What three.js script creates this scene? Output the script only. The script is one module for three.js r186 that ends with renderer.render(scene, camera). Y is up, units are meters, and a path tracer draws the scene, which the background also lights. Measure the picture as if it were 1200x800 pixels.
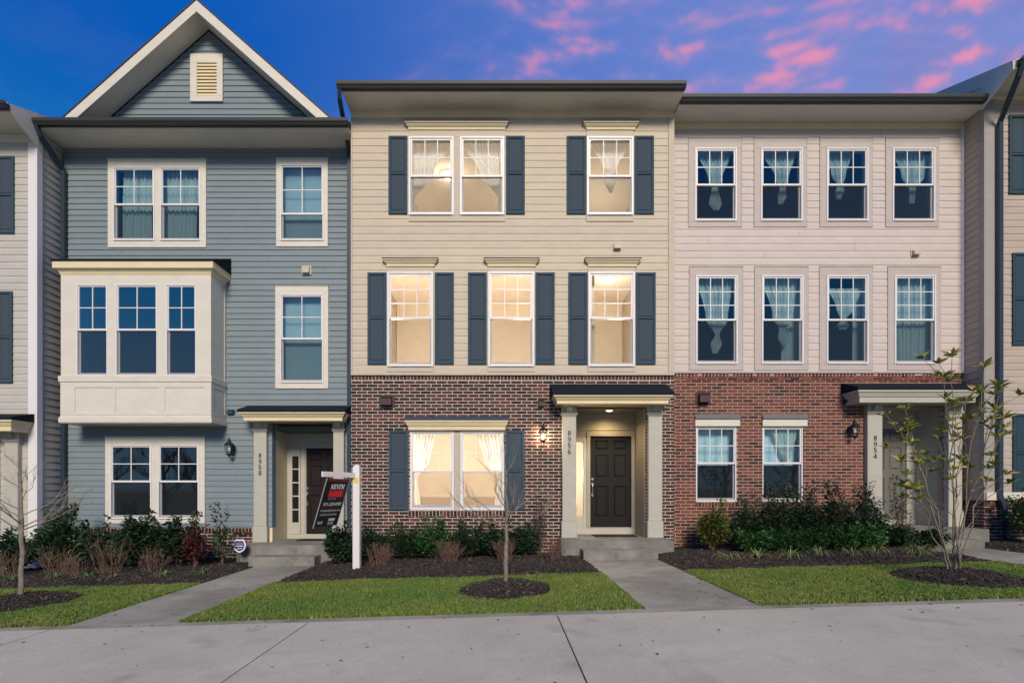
import * as THREE from 'three';
import { mergeGeometries } from 'three/addons/utils/BufferGeometryUtils.js';
import { FontLoader } from 'three/addons/loaders/FontLoader.js';
import { TextGeometry } from 'three/addons/geometries/TextGeometry.js';
import { ImprovedNoise } from 'three/addons/math/ImprovedNoise.js';

// ---------------------------------------------------------------- camera, sky, sun, exposure
const scene = new THREE.Scene();
const EYE = 1.41, CAMZ = 11.1;                         // metres above the path in front of the middle porch; metres in front of its wall
const camera = new THREE.PerspectiveCamera(2 * Math.atan(400 / 600) * 180 / Math.PI, 1.5, 0.1, 900);
camera.position.set(0, EYE, CAMZ);
camera.setViewOffset(1200, 800, 12, -173, 1200, 800);  // level camera, lens shifted up: verticals stay upright
const renderer = new THREE.WebGLRenderer({ antialias: true });
renderer.toneMapping = THREE.LinearToneMapping;
renderer.toneMappingExposure = 2.5;
renderer.shadowMap.enabled = true;
renderer.shadowMap.type = THREE.PCFSoftShadowMap;

const SUN = new THREE.Vector3(0.1, 0.6, 1).normalize();
const sun = new THREE.DirectionalLight(new THREE.Color(1.0, 0.875, 0.69), 1.5);
sun.position.copy(SUN).multiplyScalar(60);
sun.castShadow = true; sun.shadow.radius = 34; sun.shadow.mapSize.set(2048, 2048);
Object.assign(sun.shadow.camera, { left: -22, right: 22, top: 20, bottom: -14, near: 1, far: 140 });
scene.add(sun); scene.add(sun.target);

{ // dusk sky: deep blue overhead, violet lower down, thin clouds lit pink
  const W = 2048, H = 1024, data = new Float32Array(W * H * 4), N = new ImprovedNoise();
  const mix = (a, b, t) => [a[0] + (b[0] - a[0]) * t, a[1] + (b[1] - a[1]) * t, a[2] + (b[2] - a[2]) * t];
  const ss = (a, b, x) => { const t = Math.min(1, Math.max(0, (x - a) / (b - a))); return t * t * (3 - 2 * t); };
  const fbm = (x, y, z, o) => { let s = 0, a = 0.5; for (let i = 0; i < o; i++) { s += a * N.noise(x, y, z); x *= 2.03; y *= 2.03; z += 7.3; a *= 0.55; } return s; };
  const K = 1 / 2.5;
  for (let j = 0; j < H; j++) {
    const el = ((j + 0.5) / H - 0.5) * Math.PI, sy = Math.sin(el), cy = Math.cos(el);
    for (let i = 0; i < W; i++) {
      const k = (j * W + i) * 4;
      let c;
      if (sy <= 0) c = [0.22, 0.2, 0.24];
      else {
        const az = ((i + 0.5) / W - 0.5) * 2 * Math.PI, dx = Math.cos(az) * cy, dz = Math.sin(az) * cy;
        const east = (dx - 0.95 * dz - 0.9 * cy) / Math.max(cy, 1e-3);                   // toward the pink side of the sky
        const w = ss(-0.62, 0.78, east);
        const high = mix([0.002, 0.1, 0.47], [0.17, 0.26, 0.66], w), mid = mix([0.012, 0.2, 0.5], [0.24, 0.28, 0.66], w), low = mix([0.2, 0.36, 0.55], [0.62, 0.46, 0.52], w);
        c = mix(mid, high, ss(0.3, 0.62, sy));
        c = mix(low, c, ss(0.0, 0.34, sy)); c = mix(c, [0.3, 0.33, 0.66], 0.3 * w * (1 - ss(0.5, 0.66, sy)));
        const q = 1 / (sy + 0.18), px = dx * q, pz = dz * q;
        const warp = fbm(px * 1.3 + 4, pz * 1.3, 2.2, 3);
        const veil = fbm(px * 2.2 + 1.7 * warp, pz * 4.2 + 1.1 + warp, 5.1, 5);
        const puff = fbm(px * 12 + 3 * warp + 9.6, pz * 27 + 3 + 4 * warp, 11.4, 6);
        const zone = ss(-0.42, 0.45, east + 0.35 * veil);
        c = mix(c, [0.2, 0.2, 0.48], 0.5 * ss(-0.12, 0.26, veil) * (0.12 + 0.88 * zone));
        const lit = ss(-0.02, 0.44, puff + 0.42 * veil - 0.12 * (1 - zone)) * zone;
        c = mix(c, [0.34, 0.27, 0.58], 0.45 * ss(-0.3, 0.2, puff + 0.3 * veil) * zone);
        c = mix(c, [0.88, 0.29, 0.44], 0.82 * lit);
      }
      data[k] = c[0] * K; data[k + 1] = c[1] * K; data[k + 2] = c[2] * K; data[k + 3] = 1;
    }
  }
  const sky = new THREE.DataTexture(data, W, H, THREE.RGBAFormat, THREE.FloatType);
  sky.mapping = THREE.EquirectangularReflectionMapping; sky.magFilter = THREE.LinearFilter; sky.minFilter = THREE.LinearFilter; sky.needsUpdate = true;
  scene.background = sky; scene.environment = sky;
}

// ---------------------------------------------------------------- helpers
function rng(seed) { let a = seed >>> 0; return () => { a |= 0; a = a + 0x6D2B79F5 | 0; let t = Math.imul(a ^ a >>> 15, 1 | a); t = t + Math.imul(t ^ t >>> 7, 61 | t) ^ t; return ((t ^ t >>> 14) >>> 0) / 4294967296; }; }
const R0 = rng(77), rr = (a, b, r = R0) => a + (b - a) * r();
const PN = new ImprovedNoise();
const lerp = (a, b, t) => a + (b - a) * t;
const clamp = (x, a, b) => Math.min(b, Math.max(a, x));
const ground = x => 0.029 * (clamp(x, -40, 40) - 1.9);          // the site climbs gently along the row

class G {                                                       // collects faces, wound outward; uv in metres by dominant axis
  constructor() { this.p = []; this.c = []; this.col = null; }
  tri(a, b, c) { this.p.push(...a, ...b, ...c); if (this.col) this.c.push(...this.col, ...this.col, ...this.col); return this; }
  quad(a, b, c, d) { return this.tri(a, b, c).tri(a, c, d); }
  box(x0, x1, y0, y1, z0, z1) {
    const a = [x0, y0, z0], b = [x1, y0, z0], c = [x1, y1, z0], d = [x0, y1, z0], e = [x0, y0, z1], f = [x1, y0, z1], g = [x1, y1, z1], h = [x0, y1, z1];
    return this.quad(e, f, g, h).quad(b, a, d, c).quad(f, b, c, g).quad(a, e, h, d).quad(h, g, c, d).quad(a, b, f, e);
  }
  cbox(x0, x1, y0, y1, z0, z1, b = 0.006) {                      // box with its front edges chamfered
    const k = (i, z) => [[x0 + i, y0 + i, z], [x1 - i, y0 + i, z], [x1 - i, y1 - i, z], [x0 + i, y1 - i, z]];
    const bk = k(0, z0), m = k(0, z1 - b), f = k(b, z1);
    this.quad(f[0], f[1], f[2], f[3]).quad(bk[1], bk[0], bk[3], bk[2]);
    for (let i = 0; i < 4; i++) { const j = (i + 1) % 4; this.quad(bk[i], bk[j], m[j], m[i]).quad(m[i], m[j], f[j], f[i]); }
    return this;
  }
  prismX(pts, x0, x1) {                                          // polygon of [z, y], counter-clockwise seen from -x ... extruded along x
    const n = pts.length, A = pts.map(p => [x0, p[1], p[0]]), B = pts.map(p => [x1, p[1], p[0]]);
    for (let i = 0; i < n; i++) { const j = (i + 1) % n; this.quad(A[i], A[j], B[j], B[i]); }
    const f = THREE.ShapeUtils.triangulateShape(pts.map(p => new THREE.Vector2(p[0], p[1])), []);
    for (const t of f) { this.tri(A[t[0]], A[t[2]], A[t[1]]); this.tri(B[t[0]], B[t[1]], B[t[2]]); }
    return this;
  }
  prismZ(pts, z0, z1) {                                          // polygon of [x, y], counter-clockwise from the front, extruded along z
    const n = pts.length, A = pts.map(p => [p[0], p[1], z0]), B = pts.map(p => [p[0], p[1], z1]);
    for (let i = 0; i < n; i++) { const j = (i + 1) % n; this.quad(A[i], A[j], B[j], B[i]); }
    const f = THREE.ShapeUtils.triangulateShape(pts.map(p => new THREE.Vector2(p[0], p[1])), []);
    for (const t of f) { this.tri(A[t[0]], A[t[2]], A[t[1]]); this.tri(B[t[0]], B[t[1]], B[t[2]]); }
    return this;
  }
  flared(x0, x1, zb, zf, lev) {                                  // moulding block: [height, how far it flares] from bottom to top
    const ring = ([y, f]) => [[x0 - f, y, zf + f], [x1 + f, y, zf + f], [x1 + f, y, zb], [x0 - f, y, zb]];
    const r = lev.map(ring);
    for (let i = 0; i + 1 < r.length; i++) for (let k = 0; k < 4; k++) { const j = (k + 1) % 4; this.quad(r[i][k], r[i][j], r[i + 1][j], r[i + 1][k]); }
    const b = r[0], t = r[r.length - 1];
    return this.quad(b[3], b[2], b[1], b[0]).quad(t[0], t[1], t[2], t[3]);
  }
  bar(a, b, w, d = w) {                                          // square bar between two points
    const A = new THREE.Vector3(...a), B = new THREE.Vector3(...b), t = B.clone().sub(A).normalize();
    const up = Math.abs(t.y) > 0.9 ? new THREE.Vector3(0, 0, 1) : new THREE.Vector3(0, 1, 0);
    const s = new THREE.Vector3().crossVectors(up, t).normalize().multiplyScalar(w / 2), u = new THREE.Vector3().crossVectors(t, s).normalize().multiplyScalar(d / 2);
    const k = P => [[-1, -1], [1, -1], [1, 1], [-1, 1]].map(([i, j]) => P.clone().addScaledVector(s, i).addScaledVector(u, j).toArray());
    const p = k(A), q = k(B);
    for (let i = 0; i < 4; i++) { const j = (i + 1) % 4; this.quad(p[i], p[j], q[j], q[i]); }
    return this.quad(p[3], p[2], p[1], p[0]).quad(q[0], q[1], q[2], q[3]);
  }
  get empty() { return !this.p.length; }
  geo(o = [0, 0, 0]) {
    const n = this.p.length / 3, P = new Float32Array(this.p), U = new Float32Array(n * 2), ab = new THREE.Vector3(), ac = new THREE.Vector3();
    for (let i = 0; i < n; i += 3) {
      const k = i * 3;
      ab.set(P[k + 3] - P[k], P[k + 4] - P[k + 1], P[k + 5] - P[k + 2]); ac.set(P[k + 6] - P[k], P[k + 7] - P[k + 1], P[k + 8] - P[k + 2]); ab.cross(ac);
      const ax = Math.abs(ab.x), ay = Math.abs(ab.y), az = Math.abs(ab.z), m = az >= ax && az >= ay ? 0 : ay >= ax ? 1 : 2;
      for (let v = 0; v < 3; v++) { const q = k + v * 3; U[(i + v) * 2] = m === 2 ? P[q + 2] : P[q]; U[(i + v) * 2 + 1] = m === 1 ? P[q + 2] : P[q + 1]; }
    }
    for (let i = 0; i < n; i++) { P[i * 3] -= o[0]; P[i * 3 + 1] -= o[1]; P[i * 3 + 2] -= o[2]; }
    const g = new THREE.BufferGeometry();
    g.setAttribute('position', new THREE.BufferAttribute(P, 3)); g.setAttribute('uv', new THREE.BufferAttribute(U, 2));
    if (this.c.length) g.setAttribute('color', new THREE.BufferAttribute(new Float32Array(this.c), 3));
    g.computeVertexNormals();
    return g;
  }
}
const box = (...a) => new G().box(...a);
function joined(...gs) {                                         // merges three.js geometries of any kind
  return mergeGeometries(gs.map(g => { const h = g.index ? g.toNonIndexed() : g.clone(); for (const n of Object.keys(h.attributes)) if (!['position', 'normal', 'uv'].includes(n)) h.deleteAttribute(n); return h; }));
}
const taken = new Map();
function numbered(name) { const n = taken.get(name) || 0; taken.set(name, n + 1); return n ? name + '_' + String(n).padStart(3, '0') : name; }
function tag(o, label, category, group, kind) { if (label) o.userData.label = label; if (category) o.userData.category = category; if (group) o.userData.group = group; if (kind) o.userData.kind = kind; return o; }
function thing(name, label, category, pos = [0, 0, 0], group) { const o = new THREE.Group(); o.name = numbered(name); o.position.set(...pos); scene.add(o); o.o = pos; return tag(o, label, category, group); }
// a part of a thing: world-placed geometry, moved into the thing's own frame; a sub-part is given its part as parent
function part(parent, name, g, m, extra) {
  const o = parent.o || [0, 0, 0];
  const geo = g instanceof G ? g.geo(o) : (o[0] || o[1] || o[2] ? g.clone().translate(-o[0], -o[1], -o[2]) : g);
  const mesh = new THREE.Mesh(geo, m); mesh.name = name; mesh.castShadow = mesh.receiveShadow = true; mesh.o = o; parent.add(mesh);
  if (extra) Object.assign(mesh.userData, extra);
  return mesh;
}
function solo(name, g, m, label, category, group, kind) {
  const mesh = new THREE.Mesh(g instanceof G ? g.geo() : g, m); mesh.name = numbered(name); mesh.castShadow = mesh.receiveShadow = true; scene.add(mesh); mesh.o = [0, 0, 0];
  return tag(mesh, label, category, group, kind);
}
function minus(rect, holes) {                                    // [x0, x1, y0, y1] less the holes, as rectangles
  let out = [rect];
  for (const h of holes) {
    const next = [];
    for (const [a, b, c, d] of out) {
      if (h[1] <= a || h[0] >= b || h[3] <= c || h[2] >= d) { next.push([a, b, c, d]); continue; }
      if (h[2] > c) next.push([a, b, c, h[2]]);
      if (h[3] < d) next.push([a, b, h[3], d]);
      const y0 = Math.max(c, h[2]), y1 = Math.min(d, h[3]);
      if (h[0] > a) next.push([a, h[0], y0, y1]);
      if (h[1] < b) next.push([h[1], b, y0, y1]);
    }
    out = next;
  }
  return out.filter(r => r[1] - r[0] > 0.004 && r[3] - r[2] > 0.004);
}

// ---------------------------------------------------------------- materials
function tile(size, seed) {                                      // tileable value noise, several octaves
  const r = rng(seed), L = 256, lat = new Float32Array(L * L).map(() => r());
  const v = (x, y, p) => { const xi = Math.floor(x), yi = Math.floor(y), fx = x - xi, fy = y - yi, sx = fx * fx * (3 - 2 * fx), sy = fy * fy * (3 - 2 * fy), m = (a, b) => lat[((b % p + p) % p) * L + (a % p + p) % p]; return lerp(lerp(m(xi, yi), m(xi + 1, yi), sx), lerp(m(xi, yi + 1), m(xi + 1, yi + 1), sx), sy); };
  return (u, w, p, q = p) => { const x = u * p, y = w * q; return v(x, y, Math.max(p, q) === p ? p : q); };
}
function tex(size, fn, srgb = true) {
  const d = new Uint8Array(size * size * 4);
  for (let j = 0; j < size; j++) for (let i = 0; i < size; i++) { const c = fn(i / size, j / size), k = (j * size + i) * 4; for (let n = 0; n < 3; n++) d[k + n] = clamp(Math.round(255 * (Array.isArray(c) ? c[n] : c)), 0, 255); d[k + 3] = 255; }
  const t = new THREE.DataTexture(d, size, size, THREE.RGBAFormat); t.wrapS = t.wrapT = THREE.RepeatWrapping; t.magFilter = THREE.LinearFilter; t.minFilter = THREE.LinearMipmapLinearFilter; t.generateMipmaps = true;
  if (srgb) t.colorSpace = THREE.SRGBColorSpace; t.needsUpdate = true; return t;
}
const rep = (t, x, y = x) => { const c = t.clone(); c.repeat.set(x, y); c.needsUpdate = true; return c; };
const nz = tile(0, 5);
const T = {
  grain: tex(512, (u, v) => 0.93 + 0.07 * (0.45 * nz(u, v, 8) + 0.3 * nz(u, v + 0.3, 32) + 0.25 * nz(u, v, 128))),
  mottled: tex(512, (u, v) => 0.72 + 0.28 * (0.3 * nz(u, v, 16) + 0.35 * nz(u + 0.4, v, 64) + 0.35 * nz(u, v, 200))),
  concrete: tex(2048, (u, v) => { const b = 0.45 * nz(u, v, 5) + 0.3 * nz(u, v, 13) + 0.25 * nz(u + 0.2, v, 41), s = nz(u, v, 250), sp = nz(u + 0.61, v + 0.17, 190), st = nz(u + 0.11, v + 0.7, 7) * nz(u, v + 0.2, 19), ck = Math.abs(nz(u, v, 4) + 0.35 * nz(u + 0.3, v, 11) + 0.12 * nz(u, v + 0.4, 47) - 0.72);
    return 0.83 + 0.12 * b + 0.05 * s - (sp > 0.9 ? 0.22 * (sp - 0.9) / 0.1 : 0) - 0.2 * Math.max(0, st - 0.42) - (ck < 0.0022 && nz(u + 0.5, v, 6) > 0.62 ? 0.12 : 0); }),
  weathered: tex(1024, (u, v) => { const b = 0.55 * nz(u, v, 6) + 0.3 * nz(u + 0.3, v, 17) + 0.15 * nz(u, v, 47), s = nz(u, v, 250), d = nz(u + 0.5, v, 9) * nz(u, v + 0.4, 23); return 0.62 + 0.3 * b + 0.08 * s - 0.28 * Math.max(0, d - 0.45); }),
  soil: tex(512, (u, v) => 0.45 + 0.55 * (0.35 * nz(u, v, 12) + 0.35 * nz(u, v, 60) + 0.3 * nz(u, v, 180))),
  bumps: tex(512, (u, v) => 0.5 * nz(u, v, 90) + 0.5 * nz(u + 0.3, v, 230), false),
  bark: tex(512, (u, v) => 0.55 + 0.45 * (0.4 * nz(u, v, 6) + 0.35 * nz(u, v * 1, 30) + 0.25 * nz(u, v, 120))),
  turf: tex(1024, (u, v) => { const n = 0.5 * nz(u, v, 7) + 0.3 * nz(u, v, 40) + 0.2 * nz(u, v, 200); return [0.62 + 0.38 * n, 0.7 + 0.3 * n, 0.55 + 0.4 * n]; }),
};
const rgb = (r, g, b) => new THREE.Color().setRGB(r, g, b);
function mat(r, g, b, rough = 0.8, o = {}) { const C = o.transmission || o.clearcoat || o.ior || o.sheen ? THREE.MeshPhysicalMaterial : THREE.MeshStandardMaterial; return new C({ color: rgb(r, g, b), roughness: rough, metalness: 0, side: THREE.DoubleSide, ...o }); }
const tones = (r, g, b, n, s, rough, o, seed = 3) => { const q = rng(seed); return [...Array(n)].map(() => { const k = 1 + s * (q() - 0.5); return mat(r * k, g * k * (1 + 0.02 * (q() - 0.5)), b * k * (1 + 0.04 * (q() - 0.5)), rough, o); }); };
const grainMap = rep(T.grain, 0.7, 1.6);
const M = {
  blueSiding: tones(0.185, 0.235, 0.268, 5, 0.09, 0.62, { map: grainMap }, 3),
  tanSiding: tones(0.56, 0.475, 0.378, 5, 0.06, 0.62, { map: grainMap }, 4),
  pinkSiding: tones(0.58, 0.5, 0.472, 5, 0.06, 0.62, { map: grainMap }, 5),
  clayGrey: tones(0.5, 0.47, 0.44, 4, 0.06, 0.62, { map: grainMap }, 6),
  endSiding: tones(0.45, 0.38, 0.32, 4, 0.06, 0.62, { map: grainMap }, 7),
  white: mat(0.67, 0.63, 0.555, 0.5, { map: grainMap }),
  vinyl: mat(0.7, 0.68, 0.7, 0.4),
  trimTan: mat(0.51, 0.44, 0.355, 0.6, { map: grainMap }),
  trimPink: mat(0.48, 0.415, 0.4, 0.6, { map: grainMap }),
  trimPale: mat(0.46, 0.44, 0.39, 0.6, { map: grainMap }),
  cream: mat(0.74, 0.63, 0.41, 0.6, { map: grainMap }),
  porchTan: mat(0.36, 0.33, 0.27, 0.7, { map: grainMap }),
  gutter: mat(0.02, 0.02, 0.022, 0.55),
  spout: mat(0.02, 0.035, 0.06, 0.35, { clearcoat: 0.3 }),
  shingle: mat(0.035, 0.04, 0.05, 0.9, { map: rep(T.mottled, 1.5), bumpMap: rep(T.bumps, 1), bumpScale: 0.004 }),
  metalRoof: mat(0.012, 0.018, 0.03, 0.8, { specularIntensity: 0.3, sheen: 0.001, map: rep(T.mottled, 1) }),
  capMetal: mat(0.04, 0.055, 0.08, 0.7),
  shutter: mat(0.042, 0.08, 0.118, 0.75, { specularIntensity: 0.35, sheen: 0.001, map: rep(T.grain, 2, 2) }),
  shutterPanel: mat(0.054, 0.076, 0.104, 0.8, { specularIntensity: 0.35, sheen: 0.001, map: rep(T.grain, 2, 2) }),
  tealShutter: mat(0.012, 0.04, 0.06, 0.5),
  mortarPale: mat(0.68, 0.58, 0.53, 0.95, { map: rep(T.mottled, 2) }),
  mortarTan: mat(0.52, 0.4, 0.33, 0.95, { map: rep(T.mottled, 2) }),
  doorBlack: mat(0.009, 0.008, 0.008, 0.5, { specularIntensity: 0.4, sheen: 0.001 }),
  doorBrown: mat(0.014, 0.01, 0.0105, 0.5, { specularIntensity: 0.4, sheen: 0.001 }),
  doorGrey: mat(0.13, 0.13, 0.12, 0.5),
  nickel: mat(0.62, 0.62, 0.6, 0.25, { metalness: 1 }),
  numeral: mat(0.012, 0.012, 0.012, 0.95, { specularIntensity: 0.15, sheen: 0.001 }),
  iron: mat(0.012, 0.013, 0.012, 0.45),
  concrete: mat(0.525, 0.5, 0.425, 0.9, { map: rep(T.concrete, 0.27), bumpMap: rep(T.bumps, 1.6), bumpScale: 0.0012 }),
  kerb: mat(0.4, 0.38, 0.32, 0.9, { map: rep(T.weathered, 0.35), bumpMap: rep(T.bumps, 1.6), bumpScale: 0.002 }),
  walk: mat(0.41, 0.395, 0.335, 0.9, { map: rep(T.weathered, 0.31), bumpMap: rep(T.bumps, 1.6), bumpScale: 0.0016 }),
  stoop: mat(0.33, 0.32, 0.29, 0.9, { map: rep(T.weathered, 0.6), bumpMap: rep(T.bumps, 2), bumpScale: 0.0015 }),
  asphalt: mat(0.06, 0.06, 0.062, 0.95, { map: rep(T.mottled, 0.7) }),
  turf: mat(0.1, 0.13, 0.035, 1, { map: rep(T.turf, 0.4) }),
  meadow: mat(0.07, 0.1, 0.03, 1, { map: rep(T.turf, 0.1) }),
  mulch: mat(0.028, 0.021, 0.019, 1, { map: rep(T.soil, 0.9) }),
  chip: mat(1, 1, 1, 0.95),
  maroon: mat(0.035, 0.012, 0.018, 0.5),
  beigePlastic: mat(0.5, 0.42, 0.32, 0.5),
  roomWarm: mat(0.7, 0.62, 0.52, 0.9, { map: rep(T.grain, 0.8) }),
  roomDim: mat(0.12, 0.13, 0.14, 0.95),
  floorWood: mat(0.2, 0.12, 0.07, 0.6),
  glass: mat(0.94, 0.96, 0.96, 0, { transmission: 1, thickness: 0, ior: 1.3, specularIntensity: 0.06 }),
  tealGlass: mat(0.68, 0.88, 0.94, 0, { transmission: 1, thickness: 0, ior: 2.1 }),
  bayGlass: mat(0.2, 0.75, 0.9, 0, { transmission: 1, thickness: 0, ior: 3.6 }),
  screen: mat(0.014, 0.022, 0.03, 0.9, { transparent: true, opacity: 0.32 }),
  curtain: mat(0.82, 0.8, 0.76, 1, { transmission: 0.45, thickness: 0, ior: 1.3 }),
  blind: mat(0.72, 0.74, 0.76, 0.8),
  bark: mat(0.3, 0.25, 0.2, 0.95, { map: rep(T.bark, 1, 1) }),
  paleBark: mat(0.36, 0.31, 0.25, 0.95, { map: rep(T.bark, 1, 1) }),
  twig: mat(0.13, 0.085, 0.06, 0.95),
};
// ---------------------------------------------------------------- the ground, pavement, paths, lawns, beds
function sheet(x0, x1, z0, z1, lift, thick, nx = 1) {            // slab that follows the slope of the site
  const g = new G();
  for (let i = 0; i < nx; i++) {
    const a = lerp(x0, x1, i / nx), b = lerp(x0, x1, (i + 1) / nx), ya = ground(a) + lift, yb = ground(b) + lift;
    g.quad([a, ya, z1], [b, yb, z1], [b, yb, z0], [a, ya, z0]).quad([a, ya - thick, z1], [b, yb - thick, z1], [b, yb, z1], [a, ya, z1]).quad([b, yb - thick, z0], [a, ya - thick, z0], [a, ya, z0], [b, yb, z0]);
    if (i === 0) g.quad([a, ya - thick, z0], [a, ya - thick, z1], [a, ya, z1], [a, ya, z0]);
    if (i === nx - 1) g.quad([b, yb - thick, z1], [b, yb - thick, z0], [b, yb, z0], [b, yb, z1]);
  }
  return g;
}
const EDGE = 5.05, BED = 2.48;                                   // lawn meets pavement; bed meets lawn (metres in front of the middle wall)
{
  const g = new G(), xs = [-420, -40, 40, 420];
  for (let i = 0; i < 3; i++) { const a = xs[i], b = xs[i + 1], ya = ground(a) - 0.16, yb = ground(b) - 0.16; g.quad([a, ya, 420], [b, yb, 420], [b, yb, -420], [a, ya, -420]); }
  solo('ground', g, M.meadow, 'rolling grass ground around the houses', 'ground', null, 'structure');
  const xs2 = [-40, -16.5, -13.6, -10.9, -8.1, -5.19, -2.22, 0.636, 7.45, 10.4, 13.3, 16.2, 40];
  const pave = new THREE.Group(); pave.name = 'pavement'; pave.o = [0, 0, 0]; scene.add(pave); tag(pave, 'wide pale grey concrete pavement in front of the lawns', 'pavement', null, 'structure');
  for (let i = 0; i + 1 < xs2.length; i++) part(pave, 'slab', sheet(xs2[i] + 0.007, xs2[i + 1] - 0.007, EDGE + 0.17, 11.8, 0, 0.14), M.concrete);
  part(pave, 'joint_bed', sheet(-40, 40, EDGE + 0.1, 11.8, -0.016, 0.1), M.asphalt);
  solo('kerb_strip', sheet(-40, 40, EDGE, EDGE + 0.16, 0.002, 0.14), M.kerb, 'narrow weathered concrete strip between lawn and pavement', 'kerb', null, 'structure');
  solo('road', sheet(-40, 40, 11.8, 19, -0.12, 0.02), M.concrete, 'unseen concrete street made pale to bounce light up to the eaves', 'road', null, 'structure');  // street out of view, made pale so it bounces light onto the soffits
  const walks = [[-5.13, -3.82, 0.55, 'pale concrete path to the blue townhouse porch'], [1.68, 3.05, 1.04, 'concrete path to the black door of the tan townhouse'], [8.32, 9.66, 0.82, 'concrete path to the porch behind the leafy young tree']];
  for (const [a, b, z, label] of walks) {
    const p = new THREE.Group(); p.name = numbered('front_path'); p.o = [0, 0, 0]; scene.add(p); tag(p, label, 'path', null, 'structure');
    const n = 3, L = (EDGE - z) / n;
    for (let i = 0; i < n; i++) part(p, 'slab', sheet(a, b, z + i * L + (i ? 0.005 : 0), z + (i + 1) * L - 0.002, 0.004, 0.12), M.walk);
  }
}
// lawns
const lawns = [[-18, -5.14], [-3.81, 1.67], [3.06, 8.31], [9.67, 18]];
const bedLine = x => BED + (x < -4 ? -0.1 : 0.03) + 0.07 * PN.noise(x * 0.7, 3.1, 0) + 0.03 * PN.noise(x * 2.3, 1.7, 4);
const ringSpots = [[-7.0, 3.66, 0.74], [0.05, 3.68, 0.7], [6.5, 3.78, 0.82]];
lawns.forEach(([a, b], n) => {
  const g = new G(), nx = Math.ceil((b - a) / 0.25);
  for (let i = 0; i < nx; i++) {
    const x0 = lerp(a, b, i / nx), x1 = lerp(a, b, (i + 1) / nx), za = bedLine(x0) - 0.05, zb = bedLine(x1) - 0.05;
    g.quad([x0, ground(x0), EDGE], [x1, ground(x1), EDGE], [x1, ground(x1) + 0.01, zb], [x0, ground(x0) + 0.01, za]);
  }
  solo('lawn', g, M.turf, ['lawn in front of the blue townhouse beside its path', 'lawn around the bare sapling between two paths', 'lawn around the leafy young tree', 'lawn in front of the end house'][n], 'lawn', null, 'structure');
});
{
  const blade = new G();
  const q = rng(9);
  for (let i = 0; i < 5; i++) {
    const a = q() * 6.28, r = 0.02 * q(), lean = 0.02 + 0.03 * q(), w = 0.0045 + 0.002 * q(), h = 0.028 + 0.03 * q(), x = r * Math.cos(a * 3), z = r * Math.sin(a * 3), cx = Math.cos(a), cz = Math.sin(a);
    blade.quad([x - cz * w, 0, z + cx * w], [x + cz * w, 0, z - cx * w], [x + cz * w * 0.7 + cx * lean * 0.4, h * 0.6, z - cx * w * 0.7 + cz * lean * 0.4], [x - cz * w * 0.7 + cx * lean * 0.4, h * 0.6, z + cx * w * 0.7 + cz * lean * 0.4]);
    blade.tri([x - cz * w * 0.7 + cx * lean * 0.4, h * 0.6, z + cx * w * 0.7 + cz * lean * 0.4], [x + cz * w * 0.7 + cx * lean * 0.4, h * 0.6, z - cx * w * 0.7 + cz * lean * 0.4], [x + cx * lean, h, z + cz * lean]);
  }
  const places = [], r = rng(21);
  for (const [a, b] of lawns) {
    const A = Math.max(a, -9.5), B = Math.min(b, 11), n = Math.round((B - A) * 2.5 * 3600);
    for (let i = 0; i < n; i++) {
      const x = lerp(A - 0.02, B + 0.02, r()), z = lerp(2.3, EDGE + 0.02, r());
      if (z < bedLine(x) + 0.03 * (r() - 0.3)) continue;
      if (ringSpots.some(([rx, rz, rad]) => Math.hypot(x - rx, (z - rz) * 1.0) < rad * (0.93 + 0.1 * r()))) continue;
      places.push([x, z]);
    }
  }
  const im = new THREE.InstancedMesh(blade.geo(), mat(1, 1, 1, 0.85), places.length), m = new THREE.Matrix4(), qn = new THREE.Quaternion(), Y = new THREE.Vector3(0, 1, 0), c = new THREE.Color();
  places.forEach(([x, z], i) => {
    const n = PN.noise(x * 0.9, z * 0.9, 0.5), n2 = PN.noise(x * 4, z * 4, 7.5), s = 0.5 + 0.35 * r() + 0.2 * n2;
    m.compose(new THREE.Vector3(x, ground(x), z), qn.setFromAxisAngle(Y, r() * 6.283), new THREE.Vector3(s, s, s)); im.setMatrixAt(i, m);
    const dry = clamp(0.3 + 0.5 * n + 0.35 * (r() - 0.5) + 0.2 * n2, 0, 1), k = 0.75 + 0.5 * r();
    if (r() < 0.05 + 0.16 * Math.max(0, n2 + n - 0.15)) c.setRGB(0.34 * k, 0.3 * k, 0.13 * k); else c.setRGB(lerp(0.1, 0.23, dry) * k, lerp(0.19, 0.26, dry) * k, lerp(0.03, 0.045, dry) * k);
    im.setColorAt(i, c);
  });
  im.name = 'grass'; im.castShadow = im.receiveShadow = true; scene.add(im); tag(im, 'short mown green grass on the front lawns', 'grass', null, 'stuff');
}
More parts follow.
